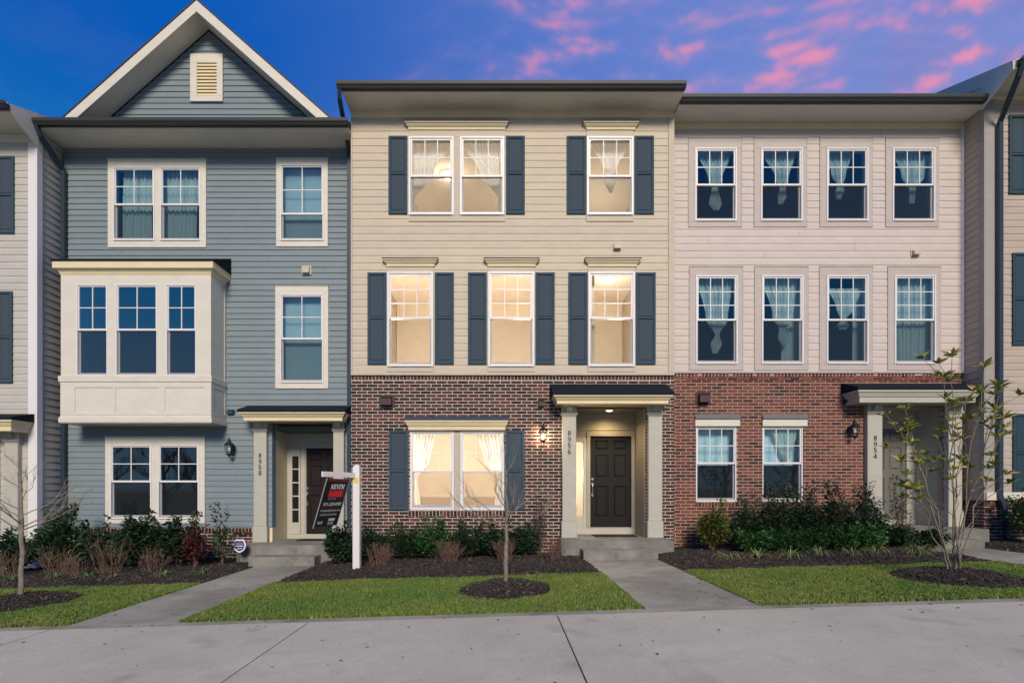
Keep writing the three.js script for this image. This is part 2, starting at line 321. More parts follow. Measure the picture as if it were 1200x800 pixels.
// mulch beds with bark chips
{
  const beds = [[-18, -5.14], [-3.81, 1.67], [3.06, 8.31], [9.67, 18]];
  const labels = ['dark mulch bed under the blue townhouse windows', 'dark mulch bed under the lit ground floor window', 'dark mulch bed below the red brick wall', 'dark mulch bed of the end house'];
  const edgeX = x => Math.min(1, Math.min(...lawns.flat().filter(e => Math.abs(e) < 15).map(e => Math.abs(x - e))) / 0.25);
  const hgt = (x, z) => ground(x) + 0.004 + 0.016 * edgeX(x) + 0.05 * edgeX(x) * Math.min(1, Math.max(0, (bedLine(x) - z) / 0.35)) + 0.022 * edgeX(x) * PN.noise(x * 5, z * 5, 1) + 0.014 * edgeX(x) * PN.noise(x * 16, z * 16, 3);
  const chips = [], r = rng(33);
  beds.forEach(([a, b], n) => {
    const g = new G(), A = Math.max(a, -11), B = Math.min(b, 12), nx = Math.ceil((B - A) / 0.09), nzz = 32;
    const P = (i, j) => { const x = lerp(A, B, i / nx), z = lerp(-0.46, bedLine(x), j / nzz); return [x, hgt(x, z), z]; };
    for (let i = 0; i < nx; i++) for (let j = 0; j < nzz; j++) g.quad(P(i, j + 1), P(i + 1, j + 1), P(i + 1, j), P(i, j));
    solo('mulch_bed', g, M.mulch, labels[n], 'mulch bed', null, 'structure');
    const cnt = Math.round((B - A) * 2.2 * 640);
    for (let i = 0; i < cnt; i++) { const x = lerp(A, B, r()), z = bedLine(x) + 0.04 - Math.pow(r(), 1.25) * 2.2; chips.push([x, hgt(x, z) + 0.004, z]); }
  });
  const ringLabels = ['round mulch mound around the sapling by the pale corner board', 'round mulch mound around the bare sapling in the lawn', 'round mulch mound around the leafy multi-stem tree'];
  ringSpots.forEach(([x, z, rad], n) => {
    const g = new G(), hh = (u, v) => { const d = Math.hypot(u, v) / (rad * (1 + 0.1 * PN.noise(Math.atan2(v, u) * 2, n * 3, 0))); return ground(x + u) - 0.01 + 0.14 * Math.max(0, 1 - d * d) + 0.02 * PN.noise(u * 8, v * 8, n) * (d < 1 ? 1 : 0); };
    const nn = 26; for (let i = 0; i < nn; i++) for (let j = 0; j < nn; j++) { const f = k => lerp(-rad * 1.1, rad * 1.1, k / nn), Q = (a, b) => [x + f(a), hh(f(a), f(b)), z + f(b)]; g.quad(Q(i, j + 1), Q(i + 1, j + 1), Q(i + 1, j), Q(i, j)); }
    solo('mulch_ring', g, M.mulch, ringLabels[n], 'mulch ring', null, 'structure');
    for (let i = 0; i < 1500; i++) { const a = r() * 6.283, d = Math.sqrt(r()) * rad * 1.02, u = Math.cos(a) * d, v = Math.sin(a) * d; chips.push([x + u, hh(u, v) + 0.006, z + v]); }
  });
  const geo = new THREE.BoxGeometry(0.055, 0.008, 0.016), im = new THREE.InstancedMesh(geo, M.chip, chips.length), m = new THREE.Matrix4(), e = new THREE.Euler(), qn = new THREE.Quaternion(), c = new THREE.Color();
  chips.forEach(([x, y, z], i) => {
    e.set((r() - 0.5) * 1.1, r() * 6.283, (r() - 0.5) * 1.1); const s = 0.5 + 0.9 * r();
    m.compose(new THREE.Vector3(x, y, z), qn.setFromEuler(e), new THREE.Vector3(s, s, s)); im.setMatrixAt(i, m);
    const k = 0.5 + 1.2 * r() + (r() < 0.05 ? 2.6 : 0); c.setRGB(0.034 * k, 0.026 * k, 0.023 * k); im.setColorAt(i, c);
  });
  im.name = 'bark_chips'; im.castShadow = im.receiveShadow = true; scene.add(im); tag(im, 'dark shredded bark chips on the planting beds', 'mulch', null, 'stuff');
}

{ // dry leaves blown over lawns, paths and pavement
  const r = rng(301), g = new G(); g.quad([-0.03, 0, 0], [0, 0.006, 0.018], [0.03, 0, 0.002], [0, 0.01, -0.018]);
  const n = 260, im = new THREE.InstancedMesh(g.geo(), mat(1, 1, 1, 0.9), n), m = new THREE.Matrix4(), e = new THREE.Euler(), qn = new THREE.Quaternion(), c = new THREE.Color();
  for (let i = 0; i < n; i++) { const far = r() < 0.55, x = lerp(-8, 9, r()), z = far ? lerp(1.6, 4.9, Math.sqrt(r())) : EDGE - 0.1 + 3.4 * r() * r(), s = 0.35 + 0.6 * r(), onGrass = z < EDGE && lawns.some(([a, b]) => x > a && x < b); e.set((r() - 0.5) * 0.5, r() * 6.283, (r() - 0.5) * 0.5); m.compose(new THREE.Vector3(x, ground(x) + (onGrass ? 0.035 : 0.006), z), qn.setFromEuler(e), new THREE.Vector3(s, s, s)); im.setMatrixAt(i, m); const k = 0.6 + 0.8 * r(); c.setRGB(0.16 * k, 0.1 * k, 0.055 * k); im.setColorAt(i, c); }
  im.name = 'fallen_leaves'; im.castShadow = im.receiveShadow = true; scene.add(im); tag(im, 'small dry brown leaves scattered on lawn and concrete', 'leaves', null, 'stuff');
}
// ---------------------------------------------------------------- builders for the parts of the houses
// elevation drawings of each front are in drawing units; at a wall plane z one unit is (CAMZ - z) / 600 metres
const elev = z => { const s = (CAMZ - z) / 600; const e = { z, s, x: u => (u - 588) * s, y: v => EYE + (573 - v) * s }; e.r = (u0, v0, u1, v1) => [e.x(u0), e.x(u1), e.y(v1), e.y(v0)]; return e; };
const grow = (r, a, b = a, c = a, d = a) => [r[0] - a, r[1] + b, r[2] - c, r[3] + d];
const font = await new FontLoader().loadAsync('fonts/droid/droid_sans_regular.typeface.json');

function wallCore(h, x0, x1, y0, y1, z, holes, m, name = 'wall', thick = 0.18) {
  const g = new G(); for (const [a, b, c, d] of minus([x0, x1, y0, y1], holes)) g.box(a, b, c, d, z - thick, z - 0.001);
  return part(h, name, g, m);
}
const LAP = [[0, 0.02], [1, 0.003]], DUTCH = [[0, 0.0125], [0.66, 0.0118], [0.8, 0.006], [1, 0.003]];
// one mesh per board; side: 0 front (runs along x), +1 / -1 a wall whose face looks along +x / -x (runs along z)
function siding(h, rect, plane, e, prof, holes, mats, seed = 1, side = 0) {
  const q = rng(seed), zAt = (p, t) => { for (let i = 0; i + 1 < p.length; i++) if (t <= p[i + 1][0] + 1e-6) return lerp(p[i][1], p[i + 1][1], (t - p[i][0]) / (p[i + 1][0] - p[i][0])); return p[p.length - 1][1]; };
  const n = Math.ceil((rect[3] - rect[2]) / e - 0.02);
  for (let k = 0; k < n; k++) {
    const y0 = rect[2] + k * e, y1 = Math.min(rect[3], y0 + e), m = mats[Math.floor(q() * mats.length)];
    const seam = side ? 1e9 : lerp(rect[0] + 0.6, rect[1] - 0.6, ((k * 0.382 + 0.17) % 1));
    for (const [a, b, c, d] of minus([rect[0], rect[1], y0, y1], holes).flatMap(p => p[0] < seam - 0.5 && p[1] > seam + 0.5 ? [[p[0], seam, p[2], p[3]], [seam + 0.0025, p[1], p[2], p[3]]] : [p])) {
      const g = new G(), ts = [(c - y0) / e, ...prof.map(p => p[0]).filter(t => t > (c - y0) / e + 1e-4 && t < (d - y0) / e - 1e-4), (d - y0) / e];
      const P = side ? (u, t) => [plane + side * zAt(prof, t), y0 + t * e, u] : (u, t) => [u, y0 + t * e, plane + zAt(prof, t)];
      const Bk = side ? (u, t) => [plane - side * 0.0005, y0 + t * e, u] : (u, t) => [u, y0 + t * e, plane - 0.0005];
      const A = a + (a > rect[0] ? 0.001 : 0), B = b - 0.001;
      for (let i = 0; i + 1 < ts.length; i++) { g.quad(P(A, ts[i]), P(B, ts[i]), P(B, ts[i + 1]), P(A, ts[i + 1])); g.quad(Bk(A, ts[i]), P(A, ts[i]), P(A, ts[i + 1]), Bk(A, ts[i + 1])); g.quad(P(B, ts[i]), Bk(B, ts[i]), Bk(B, ts[i + 1]), P(B, ts[i + 1])); }
      g.quad(Bk(A, ts[0]), Bk(B, ts[0]), P(B, ts[0]), P(A, ts[0]));
      part(h, 'siding_board', g, m);
    }
  }
}
const brickTint = { brown: [[0.06, 0.024, 0.021], [0.095, 0.033, 0.028], [0.04, 0.02, 0.019], [0.13, 0.048, 0.037], [0.07, 0.034, 0.028], [0.1, 0.05, 0.04], [0.03, 0.019, 0.019], [0.16, 0.048, 0.04]],
  red: [[0.2, 0.055, 0.04], [0.24, 0.07, 0.05], [0.16, 0.045, 0.036], [0.28, 0.085, 0.058], [0.12, 0.038, 0.033], [0.06, 0.028, 0.028], [0.21, 0.06, 0.06], [0.25, 0.09, 0.06]] };
const brickMats = Object.fromEntries(Object.entries(brickTint).map(([k, l]) => [k, l.map(c => mat(...c, 0.9, { map: rep(T.mottled, 4), bumpMap: rep(T.bumps, 3), bumpScale: 0.002 }))]));
const brickMix = mat(1, 1, 1, 0.9, { vertexColors: true, map: rep(T.mottled, 4), bumpMap: rep(T.bumps, 3), bumpScale: 0.002 });
const fullBrick = new Map();
// running bond in front of plane z; bands: strips of upright bricks; hidden: where the singly built bricks would not be seen
function brickWork(h, x0, x1, y0, y1, z, holes, kind, mortar, hidden, bands = [], seed = 5, single = 300, side = 0) {
  const ch = 0.0727, pw = 0.2312, jt = 0.019, q = rng(seed), list = [], bandHoles = bands.map(b => b.slice(0, 4));
  const all = [...holes, ...bandHoles];
  const ny = Math.ceil((y1 - y0) / ch);
  for (let k = 0; k < ny; k++) {
    const top = y1 - k * ch - jt / 2, bot = top - ch + jt; if (top < y0) break;
    for (let x = x0 - (k % 2 ? pw / 2 : 0); x < x1; x += pw) {
      const a = Math.max(x0, x + jt / 2), b = Math.min(x1, x + pw - jt / 2); if (b - a < 0.02) continue;
      const ps = minus([a, b, Math.max(bot, y0), top], all);
      for (const p of ps) if (p[1] - p[0] > 0.015 && p[3] - p[2] > 0.012) list.push([...p, b - a > pw - jt - 0.003 && ps.length === 1 && p[1] - p[0] > pw - jt - 0.003 && bot > y0]);
    }
  }
  for (const [a, b, c, d, w = 0.076] of bands) { const n = Math.round((b - a) / w); for (let i = 0; i < n; i++) for (const p of minus([lerp(a, b, i / n) + 0.007, lerp(a, b, (i + 1) / n) - 0.007, c + 0.006, d - 0.006], holes)) list.push([...p, false]); }
  const N = brickTint[kind].length, rest = new G(), w = pw - jt, hh = ch - jt;
  const key = kind + side;
  if (!fullBrick.has(key)) fullBrick.set(key, [0, 1, 2].map(v => { const r = rng(90 + v), g = new G(); g.cbox(-w / 2, w / 2, -hh / 2, hh / 2, -0.03, 0, 0.004); return g.geo([-r() * 3, -r() * 3, 0]).translate(0, 0, 0); }).map(g => { g.computeBoundingBox(); const c = g.boundingBox.getCenter(new THREE.Vector3()); return g.translate(-c.x, -c.y, -0); }));
  const vis = list.filter(p => p[4] && !hidden.some(r => p[0] < r[1] && p[1] > r[0] && p[2] < r[3] && p[3] > r[2]));
  vis.sort((A, B) => B[2] - A[2]); const chosen = new Set(vis.slice(0, single));
  for (const p of list) {
    const ti = Math.floor(q() * N), out = 0.0025 * (q() - 0.5), tint = brickTint[kind][ti], f = 0.85 + 0.3 * q();
    if (chosen.has(p) && !side) {
      const m = new THREE.Mesh(fullBrick.get(key)[Math.floor(q() * 3)], brickMats[kind][ti]); m.name = 'brick'; m.castShadow = m.receiveShadow = true;
      m.position.set((p[0] + p[1]) / 2 - h.o[0], (p[2] + p[3]) / 2 - h.o[1], z + out - h.o[2]); m.rotation.z = 0.004 * (q() - 0.5); h.add(m);
    } else {
      rest.col = tint.map(t => t * f);
      if (side) rest.box(Math.min(z, z - side * 0.03), Math.max(z, z - side * 0.03), p[2], p[3], p[0], p[1]); else rest.cbox(p[0], p[1], p[2], p[3], z - 0.03, z + out, 0.004);
    }
  }
  if (!rest.empty) part(h, 'brickwork', rest, brickMix, { kind: 'stuff' });
  const g = new G(); for (const [a, b, c, d] of minus([x0, x1, y0, y1], holes)) side ? g.box(Math.min(z - side * 0.011, z - side * 0.16), Math.max(z - side * 0.011, z - side * 0.16), c, d, a, b) : g.box(a, b, c, d, z - 0.16, z - 0.011);
  part(h, 'mortar', g, mortar);
}
// double-hung window: outer frame, two sashes, panes, glazing bars, insect screen
function windowUnit(h, r, z, o = {}) {
  const { cols = 2, rows = 2, meet = (r[2] + r[3]) / 2, glass = M.tealGlass, frame = M.vinyl, fw = 0.045, sw = 0.036, screen = true, label } = o;
  const [x0, x1, y0, y1] = r, f = new G();
  f.cbox(x0, x0 + fw, y0, y1, z - 0.1, z).cbox(x1 - fw, x1, y0, y1, z - 0.1, z).cbox(x0 + fw, x1 - fw, y1 - fw, y1, z - 0.1, z).cbox(x0 + fw, x1 - fw, y0, y0 + fw * 1.2, z - 0.1, z + 0.012);
  const w = part(h, 'window', f, frame, label ? { label } : null);
  const a = x0 + fw, b = x1 - fw, c = y0 + fw * 1.2, d = y1 - fw;
  const sash = (n, lo, hi, zz, bot) => { const s = new G(); s.cbox(a, a + sw, lo, hi, zz - 0.035, zz, 0.004).cbox(b - sw, b, lo, hi, zz - 0.035, zz, 0.004).cbox(a + sw, b - sw, lo, lo + bot, zz - 0.035, zz, 0.004).cbox(a + sw, b - sw, hi - sw, hi, zz - 0.035, zz, 0.004); part(w, n, s, frame); };
  sash('upper_sash', meet - 0.022, d, z - 0.018, 0.044); sash('lower_sash', c, meet + 0.02, z - 0.056, 0.05);
  const ul = meet + 0.022, ll = c + 0.05;
  const sheetPane = (lo, hi, zz) => new G().quad([a + sw - 0.004, lo, zz], [b - sw + 0.004, lo, zz], [b - sw + 0.004, hi, zz], [a + sw - 0.004, hi, zz]);
  part(w, 'upper_pane', sheetPane(ul - 0.004, d - sw + 0.004, z - 0.036), glass);
  part(w, 'lower_pane', sheetPane(ll - 0.004, meet - 0.012, z - 0.074), glass);
  if (cols > 1) {
    const g = new G(), A = a + sw, B = b - sw, D = d - sw, bw = 0.009;
    for (let i = 1; i < cols; i++) { const x = lerp(A, B, i / cols); g.box(x - bw, x + bw, ul, D, z - 0.034, z - 0.022); }
    for (let j = 1; j < rows; j++) { const y = lerp(ul, D, j / rows); g.box(A, B, y - bw, y + bw, z - 0.035, z - 0.0225); }
    part(w, 'glazing_bars', g, frame);
  }
  if (screen) part(w, 'insect_screen', new G().quad([a + 0.004, c, z - 0.03], [b - 0.004, c, z - 0.03], [b - 0.004, meet - 0.02, z - 0.03], [a + 0.004, meet - 0.02, z - 0.03]), M.screen);
  return w;
}
// flat surround around an opening, standing proud of the wall
function surround(h, outer, inners, z, m, name = 'window_trim', proud = 0.034) {
  const g = new G(); for (const [a, b, c, d] of minus(outer, inners)) g.cbox(a, b, c, d, z, z + proud, 0.003);
  return part(h, name, g, m);
}
function header(h, x0, x1, y0, y1, z, cap, m = M.cream, capM = M.capMetal) {          // small crown over a window with a sloping metal cap
  const H = y1 - y0;
  const c = part(h, 'window_header', new G().flared(x0, x1, z, z + 0.05, [[y0, 0], [y0 + H * 0.35, 0.004], [y0 + H * 0.45, 0.025], [y0 + H * 0.8, 0.055], [y0 + H * 0.82, 0.07], [y1, 0.07]]), m);
  part(c, 'header_cap', new G().prismX([[z, y1 + 0.001], [z + 0.135, y1 + 0.001], [z + 0.135, y1 + 0.014], [z, y1 + cap]], x0 - 0.085, x1 + 0.085), capM);
}
function shutter(h, r, z, o = {}) {
  const { m = M.shutter, pm = M.shutterPanel, mid = (r[2] + r[3]) / 2, st = 0.05 } = o, [a, b, c, d] = r, g = new G();
  g.cbox(a, a + st, c, d, z, z + 0.03, 0.004).cbox(b - st, b, c, d, z, z + 0.03, 0.004).cbox(a + st, b - st, c, c + st * 1.5, z, z + 0.03, 0.004).cbox(a + st, b - st, d - st, d, z, z + 0.03, 0.004).cbox(a + st, b - st, mid - st * 0.45, mid + st * 0.45, z, z + 0.03, 0.004);
  const s = part(h, 'shutter', g, m);
  for (const [lo, hi] of [[c + st * 1.5, mid - st * 0.45], [mid + st * 0.45, d - st]]) { const p = new G(); p.box(a + st, b - st, lo, hi, z, z + 0.008); p.cbox(a + st + 0.012, b - st - 0.012, lo + 0.012, hi - 0.012, z + 0.008, z + 0.018, 0.009); part(s, 'panel', p, pm); }
}
const GUT = [[0, 0], [0.085, 0], [0.1, 0.03], [0.125, 0.06], [0.13, 0.1], [0.13, 0.125], [0.118, 0.125], [0.118, 0.105], [0.008, 0.105], [0.008, 0.14], [0, 0.14]];
function gutter(h, x0, x1, y, z, m = M.gutter) { part(h, 'gutter', new G().prismX(GUT.map(([a, b]) => [z + a, y + b]), x0, x1), m); }
function spout(h, pts, m = M.spout, w = 0.085, d = 0.065) { const g = new G(); for (let i = 0; i + 1 < pts.length; i++) g.bar(pts[i], pts[i + 1], w, d); part(h, 'downspout', g, m); }
function roofSolid(h, x0, x1, ys, zWall, over, depth = 10, pitch = 0.417) {
  const zf = zWall + over, zb = zWall - depth, zr = (zWall + zb) / 2, yr = ys + 0.16 + (zf - zr) * pitch;
  part(h, 'roof', new G().prismX([[zf, ys + 0.02], [zf, ys + 0.16], [zr, yr], [zb, ys + 0.16 + (zf - zr - (zr - zb)) * pitch], [zb, ys + 0.02]], x0, x1), M.shingle);
  part(h, 'soffit', box(x0, x1, ys - 0.012, ys + 0.019, zWall + 0.004, zf - 0.004), M.white);
  part(h, 'fascia', box(x0, x1, ys - 0.013, ys + 0.17, zf - 0.003, zf + 0.018), M.white);
}
function body(h, x0, x1, y0, y1, z, depth, m) {                  // side and rear walls that close the house
  const g = new G(); g.box(x0, x0 + 0.12, y0, y1, z - depth, z - 0.19).box(x1 - 0.12, x1, y0, y1, z - depth, z - 0.19).box(x0 + 0.12, x1 - 0.12, y0, y1, z - depth - 0.12, z - depth);
  part(h, 'side_and_rear_wall', g, m);
}
function rooms(h, x0, x1, z, depth, floors, cuts, m, fm = M.floorWood) {   // storeys: floor slabs, ceilings, a rear partition and cross walls
  for (const [lo, hi, xs, porchX] of floors) {
    const fg = new G(); if (porchX) fg.box(x0 + 0.13, x1 - 0.13, lo - 0.14, lo, z - depth, z - 0.96).box(x0 + 0.13, porchX[0] - 0.12, lo - 0.14, lo, z - 0.959, z - 0.21).box(porchX[1] + 0.12, x1 - 0.13, lo - 0.14, lo, z - 0.959, z - 0.21); else fg.box(x0 + 0.13, x1 - 0.13, lo - 0.14, lo, z - depth, z - 0.21);
    part(h, 'interior_floor', fg, fm);
    part(h, 'interior_ceiling', box(x0 + 0.13, x1 - 0.13, hi, hi + 0.1, z - depth, z - 0.21), m);
    part(h, 'interior_wall', box(x0 + 0.13, x1 - 0.13, lo, hi, z - depth - 0.1, z - depth - 0.001), m);
    for (const x of xs) part(h, 'interior_wall', box(x - 0.05, x + 0.05, lo, hi, z - depth + 0.001, z - 0.21), m);
  }
}
function panelDoor(h, r, z, m, side) {                           // six raised panels; side: -1 handle at the low-x edge
  const [x0, x1, y0, y1] = r, W = x1 - x0, H = y1 - y0, st = W * 0.125, rails = [0, 0.115, 0.455, 0.545, 0.79, 0.845, 0.945, 1].map(t => y0 + t * H);
  const g = new G(), zb = z - 0.045;
  g.box(x0, x0 + st, y0, y1, zb, z).box(x1 - st, x1, y0, y1, zb, z).box(x0 + W / 2 - st * 0.45, x0 + W / 2 + st * 0.45, y0, y1, zb, z);
  const L = [x0 + st, x0 + W / 2 - st * 0.45], Rr = [x0 + W / 2 + st * 0.45, x1 - st];
  for (const [a, b] of [[0, 1], [2, 3], [4, 5], [6, 7]]) for (const [p, q] of [L, Rr]) g.box(p, q, rails[a], rails[b], zb, z);
  const d = part(h, 'door', g, m);
  for (const [a, b] of [[1, 2], [3, 4], [5, 6]]) for (const [p, q] of [L, Rr]) { const k = new G(); k.box(p, q, rails[a], rails[b], zb, z - 0.022); k.cbox(p + 0.03, q - 0.03, rails[a] + 0.03, rails[b] - 0.03, z - 0.022, z - 0.004, 0.016); part(d, 'panel', k, m); }
  const hx = side < 0 ? x0 + 0.065 : x1 - 0.065, hy = y0 + H * 0.44;
  const disc = (y, rad) => new THREE.CylinderGeometry(rad, rad, 0.025, 20).rotateX(Math.PI / 2).translate(hx, y, z + 0.0125);
  part(d, 'deadbolt', joined(disc(hy + 0.19, 0.032)), M.nickel);
  const hook = new THREE.TubeGeometry(new THREE.CatmullRomCurve3([[0, 0.06, 0.02], [0, 0.04, 0.055], [0, -0.05, 0.06], [0, -0.13, 0.05], [0, -0.15, 0.02]].map(p => new THREE.Vector3(hx + p[0], hy + p[1], z + p[2]))), 16, 0.011, 8);
  part(d, 'handle', joined(disc(hy + 0.08, 0.03), hook, new G().cbox(hx - 0.022, hx + 0.022, hy - 0.22, hy - 0.12, z, z + 0.02).geo()), M.nickel);
  return d;
}
// porch: recess with back wall and ceiling, two columns, crown beam and a small sloping roof
function porch(h, o) {
  const { z, rec, x0, x1, back, floor, top, eave, wallTop, roofX, crown, colW, cols, m = M.trimPale, proud = 0.12, roofOver = 0.55 } = o;
  const zb = z - back;
  part(h, 'porch_wall', new G().box(x0 - 0.1, x0 - 0.001, floor, top, zb, z - 0.002).box(x1 + 0.001, x1 + 0.1, floor, top, zb, z - 0.002), o.sideM || m);
  part(h, 'porch_ceiling', box(x0 - 0.1, x1 + 0.1, top, top + 0.05, zb - 0.1, z - 0.002), o.ceilM || M.cream);
  const g = new G(); for (const [a, b, c, d] of minus([x0 - 0.1, x1 + 0.1, floor, top], o.holes)) g.box(a, b, c, d, zb - 0.1, zb); part(h, 'porch_rear_wall', g, o.rearM || m);
  for (const [a, b] of cols) {
    const c = part(h, 'porch_column', new G().cbox(a, b, floor + 0.36, top - 0.2, z - 0.1, z + proud, 0.01), m);
    part(c, 'column_base', new G().cbox(a - 0.02, b + 0.02, floor, floor + 0.36, z - 0.12, z + proud + 0.02, 0.012), m);
    part(c, 'column_capital', new G().flared(a - 0.008, b + 0.008, z - 0.1, z + proud + 0.008, [[top - 0.2, 0], [top - 0.17, 0.012], [top - 0.165, 0.024], [top - 0.14, 0.024], [top - 0.139, 0], [top, 0]]), m);
    const mx = (a + b) / 2; part(c, 'bracket', new G().prismX([[z + proud + 0.009, top - 0.135], [z + proud + 0.05, top - 0.12], [z + proud + 0.075, top - 0.05], [z + proud + 0.1, top - 0.04], [z + proud + 0.1, top], [z + proud + 0.009, top]], mx - 0.062, mx + 0.062), m);
  }
  const H = eave - top, zf = z + roofOver - 0.1;
  const cr = part(h, 'porch_beam', new G().flared(roofX[0] + 0.1, roofX[1] - 0.1, z, zf, [[top + 0.001, 0], [top + H * 0.42, 0.003], [top + H * 0.45, 0.02], [top + H * 0.8, 0.06], [top + H * 0.82, 0.08], [eave, 0.08]]), crown || M.cream);
  part(cr, 'porch_roof', new G().prismX([[z, eave + 0.002], [z + roofOver, eave + 0.002], [z + roofOver, eave + 0.05], [z, wallTop]], roofX[0], roofX[1]), M.metalRoof);
}
function digits(col, text, x, yTop, z, size, m) {                // house number, one figure under the other
  const gs = [...text].map((c, i) => { const g = new TextGeometry(c, { font, size, depth: 0.012, curveSegments: 5 }); g.computeBoundingBox(); const b = g.boundingBox; return g.translate(x - (b.min.x + b.max.x) / 2, yTop - size - i * size * 1.32, z); });
  part(col, 'house_number', joined(...gs), m);
}
function curtain(fn, y1, y0, z, pleats, amp, label, group, m = M.curtain, nT = 26) {   // hanging cloth: fn(t) gives its two edges at t from top (0) to bottom (1)
  const nS = pleats * 6, P = [], I = [], U = [];
  for (let j = 0; j <= nT; j++) { const t = j / nT, [a, b] = fn(t); for (let i = 0; i <= nS; i++) { const s = i / nS; P.push(lerp(a, b, s), lerp(y1, y0, t), z + amp * Math.sin(s * pleats * 6.283 + 0.6 * Math.sin(5 * t + s * 4)) + 0.4 * amp * Math.sin(s * pleats * 2.7 + 3 * t)); U.push(s, t); } }
  for (let j = 0; j < nT; j++) for (let i = 0; i < nS; i++) { const a = j * (nS + 1) + i, b = a + nS + 1; I.push(a, b, a + 1, a + 1, b, b + 1); }
  const g = new THREE.BufferGeometry(); g.setAttribute('position', new THREE.Float32BufferAttribute(P, 3)); g.setAttribute('uv', new THREE.Float32BufferAttribute(U, 2)); g.setIndex(I); g.computeVertexNormals();
  return solo('curtain', g, m, label, 'curtain', group);
}
const keys = l => t => { let i = 0; while (i + 2 < l.length && t > l[i + 1][0]) i++; const k = clamp((t - l[i][0]) / (l[i + 1][0] - l[i][0]), 0, 1), s = k * k * (3 - 2 * k); return [lerp(l[i][1], l[i + 1][1], s), lerp(l[i][2], l[i + 1][2], s)]; };
function venetian(r, z, label) {
  const g = new G(), n = Math.round((r[3] - r[2]) / 0.045); for (let i = 0; i < n; i++) { const y = lerp(r[2], r[3], (i + 0.5) / n); g.quad([r[0], y - 0.02, z - 0.012], [r[1], y - 0.02, z - 0.012], [r[1], y + 0.02, z + 0.012], [r[0], y + 0.02, z + 0.012]); }
  g.box(r[0], r[1], r[3], r[3] + 0.05, z - 0.03, z + 0.02);
  return solo('window_blind', g, M.blind, label, 'blind');
}
function ventHood(x, y, z, w, hgt, m, label, group, flap = 0.09) {   // wall vent: flange, hood, louvre opening
  const t = thing('wall_vent', label, 'vent', [x, y, z], group);
  part(t, 'flange', new G().cbox(x - w / 2, x + w / 2, y - hgt / 2, y + hgt / 2, z, z + 0.02, 0.004), m);
  part(t, 'hood', new G().prismX([[z + 0.02, y + hgt * 0.42], [z + flap, y + hgt * 0.15], [z + flap, y - hgt * 0.4], [z + flap - 0.02, y - hgt * 0.4], [z + 0.02, y - hgt * 0.3]], x - w * 0.36, x + w * 0.36), m);
}
function lantern(x, y, z, label, lit) {                          // coach lantern on a wall bracket; y is the middle of the glass
  const t = thing('wall_lantern', label, 'wall lantern', [x, y, z], 'coach lanterns beside the porches'), cz = z + 0.17, L = (pts, n = 6) => new THREE.LatheGeometry(pts.map(p => new THREE.Vector2(p[0], p[1])), n).translate(x, y, cz);
  part(t, 'backplate', new G().cbox(x - 0.05, x + 0.05, y - 0.12, y + 0.1, z, z + 0.02, 0.006), M.iron);
  part(t, 'arm', joined(new THREE.TubeGeometry(new THREE.CatmullRomCurve3([[0, -0.02, 0.02], [0, 0.02, 0.08], [0, 0.2, 0.11], [0, 0.22, 0.17]].map(p => new THREE.Vector3(x + p[0], y + p[1], z + p[2]))), 18, 0.011, 7)), M.iron);
  part(t, 'roof_cap', joined(L([[0.1, 0.09], [0.105, 0.1], [0.07, 0.14], [0.035, 0.165], [0.03, 0.19], [0.045, 0.195], [0.02, 0.215], [0.012, 0.25], [0, 0.27]])), M.iron);
  part(t, 'base', joined(L([[0, -0.19], [0.015, -0.175], [0.012, -0.15], [0.05, -0.13], [0.062, -0.11], [0.06, -0.1], [0, -0.1]])), M.iron);
  const cage = []; for (let i = 0; i < 6; i++) { const a = i / 6 * 6.283; cage.push(new G().bar([x + 0.06 * Math.sin(a), y - 0.105, cz + 0.06 * Math.cos(a)], [x + 0.098 * Math.sin(a), y + 0.095, cz + 0.098 * Math.cos(a)], 0.009).geo()); } part(t, 'cage_bars', joined(...cage), M.iron);
  part(t, 'glass', joined(L([[0.058, -0.1], [0.094, 0.09]])), M.glass);
  const bm = lit ? mat(1, 0.9, 0.7, 0.5, { emissive: rgb(1, 0.8, 0.5), emissiveIntensity: 2.6 }) : mat(0.6, 0.6, 0.58, 0.3);
  part(t, 'bulb', new THREE.SphereGeometry(0.032, 14, 10).scale(1, 1.5, 1).translate(x, y - 0.01, cz), bm);
  if (lit) { const p = new THREE.PointLight(rgb(1, 0.76, 0.44), 0.55, 0, 2); p.position.set(x, y - 0.01, cz); p.castShadow = true; p.shadow.radius = 1.5; scene.add(p); }
}
function domeLight(x, y, z, label, power, rad = 0.17) {          // frosted bowl under a ceiling
  const t = thing('ceiling_light', label, 'ceiling light', [x, y, z], 'lit bowl lights inside the tan townhouse');
  part(t, 'mount', new THREE.CylinderGeometry(rad * 0.9, rad * 0.9, 0.03, 24).translate(x, y - 0.015, z), M.nickel);
  part(t, 'bowl', new THREE.SphereGeometry(rad, 24, 10, 0, Math.PI * 2, Math.PI / 2, Math.PI / 2).scale(1, 0.62, 1).translate(x, y - 0.03, z), mat(0.9, 0.85, 0.75, 0.4, { emissive: rgb(1, 0.86, 0.62), emissiveIntensity: 1.1 }));
  const p = new THREE.PointLight(rgb(1, 0.89, 0.73), power, 0, 2); p.position.set(x, y - 0.03 - rad * 0.62 - 0.04, z); p.castShadow = true; p.shadow.radius = 4; scene.add(p);
}
